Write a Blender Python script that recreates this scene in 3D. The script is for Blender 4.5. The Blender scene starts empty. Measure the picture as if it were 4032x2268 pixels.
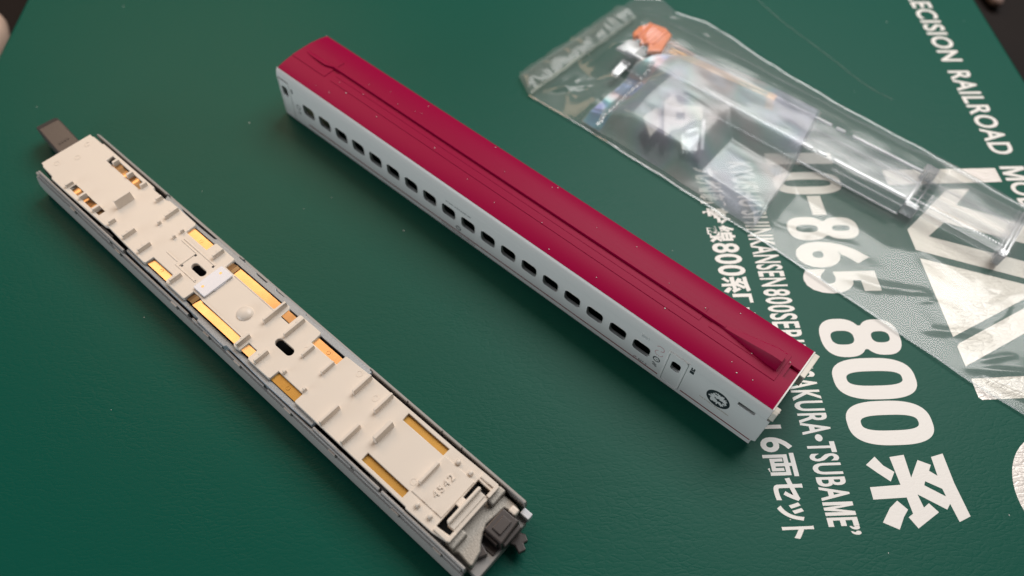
import bpy, bmesh, math, random
import numpy as np
from mathutils import Vector, Matrix, noise

random.seed(7)
MM = 0.001
scene = bpy.context.scene
C = scene.collection

# ------------------------------------------------------------------ camera, world, lamps, exposure
cam_d = bpy.data.cameras.new('Camera')
cam = bpy.data.objects.new('Camera', cam_d)
C.objects.link(cam)
scene.camera = cam
cam_d.sensor_width = 36.0
cam_d.lens = 36.0 * 2960.3 / 4032.0
cam_d.clip_start = 0.01
cam_d.clip_end = 20.0
CR = ((0.7610664, 0.64791322, 0.03140686), (0.55279854, -0.62248574, -0.55400837), (-0.33939903, 0.43899882, -0.83191847))
CP = Vector((152.826, -86.671, 156.493)) * MM
rot = Matrix((CR[0], [-v for v in CR[1]], [-v for v in CR[2]])).transposed()
cam.matrix_world = Matrix.Translation(CP) @ rot.to_4x4()
cam_d.dof.use_dof = True
cam_d.dof.focus_distance = 0.166
cam_d.dof.aperture_fstop = 11.0

world = bpy.data.worlds.new('World')
scene.world = world
world.use_nodes = True
bg = world.node_tree.nodes['Background']
bg.inputs[0].default_value = (0.95, 0.97, 1.0, 1)
bg.inputs[1].default_value = 0.06


def area(name, loc, target, sx, sy, power, col):
    d = bpy.data.lights.new(name, 'AREA')
    d.shape = 'RECTANGLE'
    d.size, d.size_y = sx, sy
    d.energy = power
    d.color = col
    o = bpy.data.objects.new(name, d)
    C.objects.link(o)
    o.location = loc
    o.rotation_euler = (Vector(target) - Vector(loc)).to_track_quat('-Z', 'Y').to_euler()
    return o


FAR = Vector((-0.61, 0.79, 0))
RGT = Vector((0.76, 0.65, 0))
CEN = Vector((0.08, 0.02, 0))


def lamp_at(az, el, dist):
    a, e = math.radians(az), math.radians(el)
    return CEN + (FAR * math.cos(a) + RGT * math.sin(a)) * (math.cos(e) * dist) + Vector((0, 0, math.sin(e) * dist))


area('window_light', lamp_at(36, 55, 0.85), CEN, 0.66, 0.50, 7.0, (1.0, 0.98, 0.95))
RL = Vector((0.028, -0.049, 0.009)) + (lamp_at(-27, 46, 0.72) - CEN)
area('room_light', RL, (0.03, -0.03, 0), 0.36, 0.36, 1.6, (1.0, 0.72, 0.50))
area('front_light', lamp_at(-122, 10, 0.75), CEN, 0.5, 0.22, 2.3, (0.90, 0.95, 1.0))

scene.view_settings.view_transform = 'Standard'
scene.view_settings.look = 'None'
scene.view_settings.exposure = 0.0
scene.view_settings.gamma = 1.0
scene.render.engine = 'CYCLES'
scene.cycles.use_denoising = True
scene.cycles.max_bounces = 14
scene.cycles.transparent_max_bounces = 80
scene.cycles.transmission_bounces = 10
scene.cycles.caustics_reflective = False
scene.cycles.caustics_refractive = False
scene.cycles.sample_clamp_indirect = 4.0


# ------------------------------------------------------------------ materials
def mat(name, col, rough=0.5, metal=0.0, spec=0.5, bump=None, var=None, **kw):
    m = bpy.data.materials.new(name)
    m.use_nodes = True
    nt = m.node_tree
    b = nt.nodes['Principled BSDF']
    b.inputs['Base Color'].default_value = (*col, 1)
    b.inputs['Roughness'].default_value = rough
    b.inputs['Metallic'].default_value = metal
    b.inputs['Specular IOR Level'].default_value = spec
    for k, v in kw.items():
        b.inputs[k].default_value = v
    tc = nt.nodes.new('ShaderNodeTexCoord')
    if bump:
        scale, strength, dist = bump[:3]
        n = nt.nodes.new('ShaderNodeTexNoise')
        n.inputs['Scale'].default_value = scale
        n.inputs['Detail'].default_value = 4
        nt.links.new(tc.outputs['Object'], n.inputs['Vector'])
        bp = nt.nodes.new('ShaderNodeBump')
        bp.inputs['Strength'].default_value = strength
        bp.inputs['Distance'].default_value = dist * MM
        nt.links.new(n.outputs['Fac'], bp.inputs['Height'])
        nt.links.new(bp.outputs['Normal'], b.inputs['Normal'])
    if var:
        scale, amt = var
        n2 = nt.nodes.new('ShaderNodeTexNoise')
        n2.inputs['Scale'].default_value = scale
        n2.inputs['Detail'].default_value = 5
        nt.links.new(tc.outputs['Object'], n2.inputs['Vector'])
        mx = nt.nodes.new('ShaderNodeMix')
        mx.data_type = 'RGBA'
        mx.inputs[6].default_value = (*[c * (1 - amt) for c in col], 1)
        mx.inputs[7].default_value = (*[min(1, c * (1 + amt)) for c in col], 1)
        nt.links.new(n2.outputs['Fac'], mx.inputs[0])
        nt.links.new(mx.outputs[2], b.inputs['Base Color'])
    return m


def grain_nodes(m, scale=900, strength=0.38, dist=0.08, stretch=(1.0, 0.45, 1.0), extra=True):
    """leather-like grain of the vinyl cover: creases of uneven length, in the case's own frame"""
    nt = m.node_tree
    b = nt.nodes['Principled BSDF']
    tc = nt.nodes.new('ShaderNodeTexCoord')
    mp = nt.nodes.new('ShaderNodeMapping')
    mp.inputs['Scale'].default_value = stretch
    nt.links.new(tc.outputs['Object'], mp.inputs['Vector'])
    w = nt.nodes.new('ShaderNodeTexNoise')
    w.inputs['Scale'].default_value = scale * 0.35
    w.inputs['Detail'].default_value = 3
    nt.links.new(mp.outputs['Vector'], w.inputs['Vector'])
    va = nt.nodes.new('ShaderNodeVectorMath')
    va.operation = 'MULTIPLY_ADD'
    va.inputs[1].default_value = (0.0012, 0.0012, 0.0012)
    nt.links.new(w.outputs['Color'], va.inputs[0])
    nt.links.new(mp.outputs['Vector'], va.inputs[2])
    v = nt.nodes.new('ShaderNodeTexVoronoi')
    v.feature = 'DISTANCE_TO_EDGE'
    v.inputs['Scale'].default_value = scale
    nt.links.new(va.outputs[0], v.inputs['Vector'])
    cr = nt.nodes.new('ShaderNodeMapRange')
    cr.inputs[2].default_value = 0.18
    nt.links.new(v.outputs['Distance'], cr.inputs[0])
    n = nt.nodes.new('ShaderNodeTexNoise')
    n.inputs['Scale'].default_value = scale * 2.2
    n.inputs['Detail'].default_value = 3
    nt.links.new(mp.outputs['Vector'], n.inputs['Vector'])
    big = nt.nodes.new('ShaderNodeTexNoise')
    big.inputs['Scale'].default_value = 70
    nt.links.new(tc.outputs['Object'], big.inputs['Vector'])
    mp2 = nt.nodes.new('ShaderNodeMapping')
    mp2.inputs['Rotation'].default_value = (0, 0, math.radians(35))
    mp2.inputs['Scale'].default_value = (1.0, 0.3, 1.0)
    nt.links.new(tc.outputs['Object'], mp2.inputs['Vector'])
    rd = nt.nodes.new('ShaderNodeTexNoise')
    rd.noise_type = 'RIDGED_MULTIFRACTAL'
    rd.inputs['Scale'].default_value = 330
    rd.inputs['Detail'].default_value = 4
    rd.inputs['Distortion'].default_value = 0.6
    nt.links.new(mp2.outputs['Vector'], rd.inputs['Vector'])
    rm = nt.nodes.new('ShaderNodeMath')
    rm.operation = 'MULTIPLY'
    rm.inputs[1].default_value = -1.1
    nt.links.new(rd.outputs['Fac'], rm.inputs[0])
    ad0 = nt.nodes.new('ShaderNodeMath')
    ad0.operation = 'MULTIPLY_ADD'
    ad0.inputs[1].default_value = 0.6
    nt.links.new(cr.outputs[0], ad0.inputs[0])
    nt.links.new(rm.outputs[0], ad0.inputs[2])
    ad = nt.nodes.new('ShaderNodeMath')
    ad.operation = 'ADD'
    nt.links.new(ad0.outputs[0], ad.inputs[0])
    nt.links.new(n.outputs['Fac'], ad.inputs[1])
    bp = nt.nodes.new('ShaderNodeBump')
    bp.inputs['Distance'].default_value = dist * MM
    st = nt.nodes.new('ShaderNodeMapRange')
    st.inputs[1].default_value = 0.3
    st.inputs[2].default_value = 0.7
    st.inputs[3].default_value = strength * 0.35
    st.inputs[4].default_value = strength
    nt.links.new(big.outputs['Fac'], st.inputs[0])
    nt.links.new(st.outputs[0], bp.inputs['Strength'])
    nt.links.new(ad.outputs[0], bp.inputs['Height'])
    nt.links.new(bp.outputs['Normal'], b.inputs['Normal'])
    return m


M = {}
M['vinyl'] = grain_nodes(mat('green_vinyl', (0.0015, 0.083, 0.057), 0.42, spec=0.15))
M['print'] = grain_nodes(mat('white_print', (0.86, 0.83, 0.80), 0.45), strength=0.2)
M['pearl'] = grain_nodes(mat('pearl_print', (0.74, 0.69, 0.65), 0.28, metal=0.15), strength=0.75, dist=0.08)
M['red'] = mat('red_plastic', (0.30, 0.001, 0.043), 0.38, spec=0.09, bump=(6000, 0.06, 0.02))
M['white'] = mat('white_plastic', (0.76, 0.76, 0.745), 0.32, bump=(3000, 0.04, 0.02))
M['whiteraw'] = mat('ivory_plastic', (0.74, 0.70, 0.62), 0.4)
M['cream'] = mat('cream_plastic', (0.80, 0.71, 0.62), 0.36, bump=(2500, 0.05, 0.02), var=(120, 0.02))
M['cast'] = mat('die_cast_metal', (0.34, 0.37, 0.40), 0.5, metal=0.55, bump=(5200, 0.55, 0.08), var=(3000, 0.25))
M['castdark'] = mat('rough_zinc', (0.42, 0.39, 0.35), 0.55, metal=0.5, bump=(4200, 0.6, 0.1), var=(2600, 0.3))
M['skirt'] = mat('grey_skirt_plastic', (0.36, 0.34, 0.325), 0.38, bump=(3500, 0.06, 0.02))
M['under'] = mat('dark_underframe', (0.035, 0.036, 0.04), 0.55)
M['coupler'] = mat('brown_black_plastic', (0.066, 0.053, 0.050), 0.36, bump=(3000, 0.1, 0.03))
M['copper'] = mat('copper_strip', (0.66, 0.38, 0.17), 0.30, metal=0.9, bump=(400, 0.12, 0.05), var=(260, 0.28))
M['brass'] = mat('brass_strip', (0.50, 0.27, 0.055), 0.45, metal=0.55, bump=(1500, 0.05, 0.03), var=(500, 0.1))
M['black'] = mat('black_ink', (0.012, 0.014, 0.016), 0.5)
M['ink'] = mat('dark_teal_ink', (0.018, 0.028, 0.032), 0.5)
M['redink'] = mat('red_ink', (0.22, 0.02, 0.02), 0.5)
M['pinkink'] = mat('pink_ink', (0.45, 0.10, 0.14), 0.5)
M['gold'] = mat('gold_ink', (0.32, 0.22, 0.10), 0.45)
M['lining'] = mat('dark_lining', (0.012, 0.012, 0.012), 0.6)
M['slot'] = mat('grey_lens', (0.55, 0.56, 0.56), 0.3)
M['milky'] = mat('milky_polyethylene', (0.90, 0.90, 0.96), 0.25, **{'Transmission Weight': 0.1})
M['table'] = mat('dark_table', (0.012, 0.008, 0.007), 0.7, spec=0.15, bump=(40, 0.2, 0.3), var=(18, 0.4))
M['pink'] = mat('pale_pink', (0.72, 0.52, 0.42), 0.55, bump=(160, 0.3, 0.8))
M['lint'] = mat('lint', (0.75, 0.74, 0.70), 0.8)
M['pipe'] = mat('dull_beige', (0.30, 0.20, 0.17), 0.6)


def film_mat(name, tint, milk, rough, gloss, bump=None, irid=None, graze=0.6, trans=0.5):
    """thin clear film: light goes straight through, plus Fresnel gloss and a little haze"""
    m = bpy.data.materials.new(name)
    m.use_nodes = True
    nt = m.node_tree
    nt.nodes.remove(nt.nodes['Principled BSDF'])
    out = nt.nodes['Material Output']
    tr = nt.nodes.new('ShaderNodeBsdfTransparent')
    tr.inputs[0].default_value = (*tint, 1)
    if irid:
        gl = nt.nodes.new('ShaderNodeBsdfGlossy')
        gl.inputs['Roughness'].default_value = rough
        tc0 = nt.nodes.new('ShaderNodeTexCoord')
        nn = nt.nodes.new('ShaderNodeTexNoise')
        nn.inputs['Scale'].default_value = irid[0]
        nn.inputs['Detail'].default_value = 1
        nt.links.new(tc0.outputs['Object'], nn.inputs['Vector'])
        rp = nt.nodes.new('ShaderNodeValToRGB')
        cols = [(0.50, 0.48, 0.95), (0.25, 0.62, 0.95), (0.35, 0.85, 0.80), (0.85, 0.85, 0.90), (0.95, 0.62, 0.62), (0.45, 0.55, 0.95)]
        el = rp.color_ramp.elements
        while len(el) < len(cols):
            el.new(0.5)
        for i, c in enumerate(cols):
            el[i].position = 0.32 + 0.36 * i / (len(cols) - 1)
            k = irid[1]
            el[i].color = (*[k * v + (1 - k) * 0.9 for v in c], 1)
        nt.links.new(nn.outputs['Fac'], rp.inputs[0])
        nt.links.new(rp.outputs[0], gl.inputs[0])
    else:
        gl = nt.nodes.new('ShaderNodeBsdfGlossy')
        gl.inputs['Roughness'].default_value = rough
    # two-sided Schlick Fresnel (a sheet has no inside)
    ge = nt.nodes.new('ShaderNodeNewGeometry')
    fr = nt.nodes.new('ShaderNodeBump')
    fr.inputs['Strength'].default_value = 0.0
    dp = nt.nodes.new('ShaderNodeVectorMath')
    dp.operation = 'DOT_PRODUCT'
    nt.links.new(ge.outputs['Incoming'], dp.inputs[0])
    nt.links.new(fr.outputs['Normal'], dp.inputs[1])
    ab = nt.nodes.new('ShaderNodeMath')
    ab.operation = 'ABSOLUTE'
    nt.links.new(dp.outputs['Value'], ab.inputs[0])
    om = nt.nodes.new('ShaderNodeMath')
    om.operation = 'SUBTRACT'
    om.use_clamp = True
    om.inputs[0].default_value = 1.0
    nt.links.new(ab.outputs[0], om.inputs[1])
    pw = nt.nodes.new('ShaderNodeMath')
    pw.operation = 'POWER'
    pw.inputs[1].default_value = 5.0
    nt.links.new(om.outputs[0], pw.inputs[0])
    sc = nt.nodes.new('ShaderNodeMath')
    sc.operation = 'MULTIPLY_ADD'
    sc.inputs[1].default_value = graze
    sc.inputs[2].default_value = 0.08
    nt.links.new(pw.outputs[0], sc.inputs[0])
    mu = nt.nodes.new('ShaderNodeMath')
    mu.operation = 'MULTIPLY'
    mu.use_clamp = True
    mu.inputs[1].default_value = gloss
    nt.links.new(sc.outputs[0], mu.inputs[0])
    mx = nt.nodes.new('ShaderNodeMixShader')
    nt.links.new(mu.outputs[0], mx.inputs[0])
    nt.links.new(tr.outputs[0], mx.inputs[1])
    nt.links.new(gl.outputs[0], mx.inputs[2])
    df = nt.nodes.new('ShaderNodeBsdfDiffuse')
    df.inputs[0].default_value = (0.86, 0.90, 0.96, 1)
    tl = nt.nodes.new('ShaderNodeBsdfTranslucent')
    tl.inputs[0].default_value = (0.86, 0.90, 0.96, 1)
    if irid:
        nt.links.new(rp.outputs[0], df.inputs[0])
    dt = nt.nodes.new('ShaderNodeMixShader')
    dt.inputs[0].default_value = trans
    nt.links.new(df.outputs[0], dt.inputs[1])
    nt.links.new(tl.outputs[0], dt.inputs[2])
    m2 = nt.nodes.new('ShaderNodeMixShader')
    m2.inputs[0].default_value = milk
    nt.links.new(mx.outputs[0], m2.inputs[1])
    nt.links.new(dt.outputs[0], m2.inputs[2])
    nt.links.new(m2.outputs[0], out.inputs['Surface'])
    if bump:
        tc = nt.nodes.new('ShaderNodeTexCoord')
        n = nt.nodes.new('ShaderNodeTexNoise')
        n.inputs['Scale'].default_value = bump[0]
        n.inputs['Detail'].default_value = 5
        nt.links.new(tc.outputs['Object'], n.inputs['Vector'])
        bp = nt.nodes.new('ShaderNodeBump')
        bp.inputs['Strength'].default_value = bump[1]
        bp.inputs['Distance'].default_value = bump[2] * MM
        nt.links.new(n.outputs['Fac'], bp.inputs['Height'])
        for q in (gl, fr):
            nt.links.new(bp.outputs['Normal'], q.inputs['Normal'])
    return m


M['film'] = film_mat('clear_film', (0.975, 0.985, 0.985), 0.10, 0.2, 0.75, bump=(80, 0.14, 0.8), trans=0.3)
M['filmlow'] = film_mat('clear_film_under', (0.97, 0.97, 0.94), 0.03, 0.2, 0.25)
M['filmedge'] = film_mat('film_edge', (0.94, 0.95, 0.96), 0.10, 0.12, 1.0)
M['flap'] = film_mat('film_flap', (0.92, 0.93, 0.88), 0.10, 0.25, 0.7, bump=(90, 0.25, 0.8), trans=0.3)
M['pouch'] = film_mat('pouch_film', (0.93, 0.94, 0.95), 0.30, 0.25, 0.6, bump=(45, 0.15, 0.8), irid=(60, 0.4), trans=0.2)
M['seal'] = film_mat('pouch_seal', (0.84, 0.93, 0.97), 0.40, 0.2, 2.5, bump=(120, 0.4, 0.8), irid=(75, 1.0))


def clear_mat(name, tint, rough=0.04, haze=0.04):
    m = mat(name, tint, rough, **{'Transmission Weight': 1.0, 'IOR': 1.49})
    return m


M['clear'] = film_mat('clear_styrene', (0.985, 0.985, 0.99), 0.10, 0.05, 0.6, graze=0.15, trans=0.4)
M['clearedge'] = film_mat('clear_styrene_edge', (0.97, 0.97, 0.98), 0.26, 0.06, 4.0, graze=0.15, trans=0.4)  # same styrene, extra white haze painted in so edges look lit
M['glint'] = film_mat('styrene_painted_glint', (0.95, 0.95, 0.97), 0.5, 0.08, 6.0, graze=0.1, trans=0.3)  # white haze painted in for the glint along the rails
M['amber'] = mat('orange_lens', (1.0, 0.24, 0.03), 0.22, **{'Transmission Weight': 0.1})
M['pale_amber'] = film_mat('pale_amber', (1.0, 0.80, 0.70), 0.10, 0.12, 2.0)


# ------------------------------------------------------------------ mesh helpers
def empty(name, loc=(0, 0, 0), rz=0.0):
    o = bpy.data.objects.new(name, None)
    C.objects.link(o)
    o.location = Vector(loc) * MM
    o.rotation_euler = (0, 0, rz)
    o.empty_display_size = 0.005
    return o


def tag(o, label=None, cat=None, group=None, kind=None):
    if label:
        o['label'] = label
    if cat:
        o['category'] = cat
    if group:
        o['group'] = group
    if kind:
        o['kind'] = kind
    return o


def link(name, me, m, parent=None, off=(0, 0, 0), smooth=None, bevel=0.0, seg=2):
    if smooth is not None:
        me.shade_smooth()
        me.set_sharp_from_angle(angle=math.radians(smooth))
    if isinstance(m, str):
        m = M[m]
    if m and not me.materials:
        me.materials.append(m)
    o = bpy.data.objects.new(name, me)
    C.objects.link(o)
    o.location = Vector(off) * MM
    if parent:
        o.parent = parent
    if bevel:
        b = o.modifiers.new('bevel', 'BEVEL')
        b.width = bevel * MM
        b.segments = seg
        b.limit_method = 'ANGLE'
        b.angle_limit = math.radians(40)
    return o


class MB:
    def __init__(self):
        self.v, self.f = [], []

    def add(self, vs, fs):
        n = len(self.v)
        self.v += [tuple(x) for x in vs]
        self.f += [tuple(i + n for i in q) for q in fs]
        return self

    def box(self, x0, x1, y0, y1, z0, z1):
        return self.hexa([(x0, y0, z0), (x1, y0, z0), (x1, y1, z0), (x0, y1, z0)], [(x0, y0, z1), (x1, y0, z1), (x1, y1, z1), (x0, y1, z1)])

    def hexa(self, lo, hi):
        return self.add(list(lo) + list(hi), [(3, 2, 1, 0), (4, 5, 6, 7), (0, 1, 5, 4), (1, 2, 6, 5), (2, 3, 7, 6), (3, 0, 4, 7)])

    def prism(self, poly, z0, z1):
        n = len(poly)
        vs = [(x, y, z0) for x, y in poly] + [(x, y, z1) for x, y in poly]
        fs = [tuple(range(n - 1, -1, -1)), tuple(range(n, 2 * n))] + [(i, (i + 1) % n, n + (i + 1) % n, n + i) for i in range(n)]
        return self.add(vs, fs)

    def sweep_x(self, prof, xs):
        """closed profile [(y,z)] swept along x"""
        n = len(prof)
        vs = [(x, y, z) for x in xs for y, z in prof]
        fs = []
        for k in range(len(xs) - 1):
            for i in range(n):
                j = (i + 1) % n
                fs.append((k * n + i, k * n + j, (k + 1) * n + j, (k + 1) * n + i))
        fs.append(tuple(range(n)))
        fs.append(tuple(reversed(range((len(xs) - 1) * n, len(xs) * n))))
        return self.add(vs, fs)

    def lathe(self, cx, cy, prof, n=20):
        """prof [(r,z)] from bottom to top, closed with a cap"""
        vs, fs = [], []
        for r, z in prof:
            for i in range(n):
                a = 2 * math.pi * i / n
                vs.append((cx + r * math.cos(a), cy + r * math.sin(a), z))
        for k in range(len(prof) - 1):
            for i in range(n):
                j = (i + 1) % n
                fs.append((k * n + i, k * n + j, (k + 1) * n + j, (k + 1) * n + i))
        fs.append(tuple(reversed(range(n))))
        fs.append(tuple(range((len(prof) - 1) * n, len(prof) * n)))
        return self.add(vs, fs)

    def mesh(self, name):
        me = bpy.data.meshes.new(name)
        me.from_pydata([(a * MM, b * MM, c * MM) for a, b, c in self.v], [], self.f)
        bm = bmesh.new()
        bm.from_mesh(me)
        bmesh.ops.recalc_face_normals(bm, faces=bm.faces)
        bm.to_mesh(me)
        bm.free()
        return me

    def build(self, name, m, parent=None, off=(0, 0, 0), smooth=None, bevel=0.0, seg=2):
        return link(name, self.mesh(name), m, parent, off, smooth, bevel, seg)


def curve_mesh(name, cu, mtx=None):
    o = bpy.data.objects.new('tmp', cu)
    C.objects.link(o)
    dg = bpy.context.evaluated_depsgraph_get()
    me = bpy.data.meshes.new_from_object(o.evaluated_get(dg))
    me.name = name
    bpy.data.objects.remove(o)
    bpy.data.curves.remove(cu)
    if mtx is not None:
        me.transform(mtx)
    me.materials.clear()
    return me


def flat(name, loops, thick=0.0, bevel=0.0, mtx=None):
    """outline with holes (mm) -> mesh, filled, thickness centred on 0"""
    cu = bpy.data.curves.new(name, 'CURVE')
    cu.dimensions = '2D'
    cu.fill_mode = 'BOTH'
    cu.extrude = max(0.0, thick / 2 - bevel) * MM
    cu.bevel_depth = bevel * MM
    cu.bevel_resolution = 1
    cu.offset = -bevel * MM
    for lp in loops:
        s = cu.splines.new('POLY')
        s.points.add(len(lp) - 1)
        for p, q in zip(s.points, lp):
            p.co = (q[0] * MM, q[1] * MM, 0, 1)
        s.use_cyclic_u = True
    return curve_mesh(name, cu, mtx)


def rrect(x0, x1, y0, y1, r, n=5):
    pts = []
    for cx, cy, a0 in ((x1 - r, y1 - r, 0), (x0 + r, y1 - r, 90), (x0 + r, y0 + r, 180), (x1 - r, y0 + r, 270)):
        for i in range(n + 1):
            a = math.radians(a0 + 90 * i / n)
            pts.append((cx + r * math.cos(a), cy + r * math.sin(a)))
    return pts


def circle(cx, cy, r, n=32, ry=None):
    ry = ry or r
    return [(cx + r * math.cos(2 * math.pi * i / n), cy + ry * math.sin(2 * math.pi * i / n)) for i in range(n)]


def text(name, body, u0, u1, v0, v1, bold=0.0, z=0.0, mtx=None, space=1.09, thick=0.0):
    """lettering fitted into a box (mm)"""
    cu = bpy.data.curves.new(name, 'FONT')
    cu.body = body
    cu.offset = bold
    cu.space_character = space
    cu.resolution_u = 4
    if thick:
        cu.extrude = 0.02
    me = curve_mesh(name, cu)
    co = np.empty(len(me.vertices) * 3)
    me.vertices.foreach_get('co', co)
    co = co.reshape(-1, 3)
    lo, hi = co.min(0), co.max(0)
    co[:, 0] = (u0 + (co[:, 0] - lo[0]) / (hi[0] - lo[0]) * (u1 - u0)) * MM
    co[:, 1] = (v0 + (co[:, 1] - lo[1]) / (hi[1] - lo[1]) * (v1 - v0)) * MM
    if thick:
        co[:, 2] = (z + co[:, 2] / 0.02 * thick / 2) * MM
    else:
        co[:, 2] = z * MM
    me.vertices.foreach_set('co', co.ravel())
    if mtx is not None:
        me.transform(mtx)
    me.update()
    return me


# ------------------------------------------------------------------ table and case
TH = math.radians(313.0374)
TABLE_Z = -34.0
mb = MB()
mb.box(-900, 900, -700, 1100, TABLE_Z - 20, TABLE_Z)
tag(mb.build('table', 'table'), kind='structure')

case = empty('storage_case', (0, 0, TABLE_Z), TH)
tag(case, 'dark green vinyl storage case with white print under all the train parts', 'case')
ZC = -TABLE_Z     # top of the case in its own frame
me = flat('cover', [rrect(-150, 170, -90.8, 228.6, 2.5, 4)], 34.0, 1.2)
o = link('cover', me, 'vinyl', case, (0, 0, ZC - 17.0))
PZ = ZC + 0.02


def printed(me, name='lettering', m='print', z=PZ):
    return link(name, me, m, case, (0, 0, z))


# large number line (u along the reading direction, v up)
def sup(cx, cy, rx, ry, p=2.6, n=72):
    out = []
    for i in range(n):
        a_ = 2 * math.pi * i / n
        c_, s_ = math.cos(a_), math.sin(a_)
        out.append((cx + rx * math.copysign(abs(c_) ** (2 / p), c_), cy + ry * math.copysign(abs(s_) ** (2 / p), s_)))
    return out


def zero(u0, u1, v0, v1, st, sh_):
    cu_, cv = (u0 + u1) / 2, (v0 + v1) / 2
    rx, ry = (u1 - u0) / 2, (v1 - v0) / 2
    return [sup(cu_, cv, rx, ry, 2.7), list(reversed(sup(cu_, cv, rx - st, ry - sh_, 2.9)))]


def eight(u0, u1, v0, v1, st, sh_):
    cu_, H = (u0 + u1) / 2, v1 - v0
    rx = (u1 - u0) / 2
    lo = (v0 + H * 0.275, rx, H * 0.275)
    hi = (v0 + H * 0.755, rx * 0.93, H * 0.245)

    def hw(v):
        w = 0.0
        for c_, r_, h_ in (lo, hi):
            q = abs(v - c_) / h_
            if q < 1:
                w = max(w, r_ * (1 - q ** 2.5) ** (1 / 2.5))
        return max(w, rx * 0.62 if abs(v - (v0 + H * 0.53)) < H * 0.04 else 0.0)
    vs_ = [v0 + H * (0.5 - 0.5 * math.cos(math.pi * i / 90)) for i in range(91)]
    out = [(cu_ + hw(v), v) for v in vs_] + [(cu_ - hw(v), v) for v in reversed(vs_[1:-1])]
    return [out, list(reversed(sup(cu_, lo[0], rx - st, lo[2] - sh_, 2.6, 40))), list(reversed(sup(cu_, hi[0], rx * .93 - st, hi[2] - sh_, 2.6, 40)))]


for ch, u0, u1 in (('1', 19.0, 23.3), ('6', 51.0, 59.4), ('5', 59.9, 67.4)):
    printed(text('lettering', ch, u0, u1, 137.0, 156.3, 0.045))
printed(flat('lettering', zero(26.4, 34.6, 137.0, 156.3, 2.75, 2.9)))
printed(flat('lettering', eight(42.6, 50.5, 137.0, 156.3, 2.7, 2.3)))
printed(flat('lettering', [[(35.2, 145.2), (42.0, 145.2), (42.0, 149.0), (35.2, 149.0)]]))
printed(flat('lettering', eight(74.9, 85.6, 136.6, 156.4, 3.4, 2.6)))
printed(flat('lettering', zero(86.0, 96.8, 136.6, 156.4, 3.5, 3.2)))
printed(flat('lettering', zero(97.2, 108.0, 136.6, 156.4, 3.5, 3.2)))
kei = [[(110.7, 143.7), (110.3, 147.1), (115.5, 147.0), (111.6, 149.8), (112.8, 152.4), (114.1, 151.5), (115.3, 153.0), (111.0, 153.1), (110.3, 156.0), (117, 156.1), (124.3, 156.9), (125.4, 154.1), (121.5, 153.5), (122.7, 152.4), (119.2, 147.1), (122.1, 147.5), (121.2, 148.9), (123.2, 150.4), (126.4, 144.8), (124.0, 143.5), (123.3, 144.7), (119.8, 144.5), (120.0, 137.1), (117.3, 137.2), (117.0, 144.1)],
       [(117.3, 149.3), (116.4, 149.8), (118.2, 153.0), (119.9, 153.2)]]
printed(flat('lettering', kei))
printed(flat('lettering', [[(112.3, 137.9), (110.5, 140.4), (112.6, 141.7), (114.1, 143.7), (116.2, 142.2), (114.1, 139.8)]]))
printed(flat('lettering', [[(120.4, 142.2), (122.4, 143.9), (123.9, 142.5), (126.5, 140.7), (124.9, 137.6), (121.9, 140.1)]]))
def small_kei(lp):
    return [(61.7 + (u - 110.3) / 16.2 * 4.9, 115.4 + (v - 137.0) / 19.9 * 7.2) for u, v in lp]


KD1 = [(112.3, 137.9), (110.5, 140.4), (112.6, 141.7), (114.1, 143.7), (116.2, 142.2), (114.1, 139.8)]
KD2 = [(120.4, 142.2), (122.4, 143.9), (123.9, 142.5), (126.5, 140.7), (124.9, 137.6), (121.9, 140.1)]
printed(flat('lettering', [small_kei(kei[0]), small_kei(kei[1])]))
printed(flat('lettering', [small_kei(KD1)]))
printed(flat('lettering', [small_kei(KD2)]))
# english line
for w, u0, u1 in (('KYUSHU', 22.2, 38.6), ('SHINKANSEN', 40.0, 64.9), ('800SERIES', 65.7, 86.0), ('SAKURA', 88.9, 104.9)):
    printed(text('lettering', w, u0, u1, 125.6, 132.5, 0.022))
printed(text('lettering', '\u201c', 86.6, 88.4, 130.4, 132.6, 0.02))
printed(flat('lettering', [circle(105.7, 129.1, 0.85, 18)]))
printed(text('lettering', 'TSUBA', 106.6, 119.9, 125.8, 132.4, 0.022))
printed(text('lettering', 'E', 123.5, 125.4, 125.8, 132.4, 0.022))


def letter_m(u0, u1, v0, v1, w):
    c = (u0 + u1) / 2
    h = v1 - v0
    return [(u0, v0), (u0 + w, v0), (u0 + w, v0 + h * .66), (c - w * .42, v0), (c + w * .42, v0), (u1 - w, v0 + h * .66), (u1 - w, v0), (u1, v0), (u1, v1), (u1 - w * 1.15, v1), (c, v0 + h * .36), (u0 + w * 1.15, v1), (u0, v1)]


printed(flat('lettering', [letter_m(120.2, 123.1, 125.8, 132.4, 0.72)]))
printed(text('lettering', '\u201d', 125.3, 127.2, 130.2, 132.4, 0.02))
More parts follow.
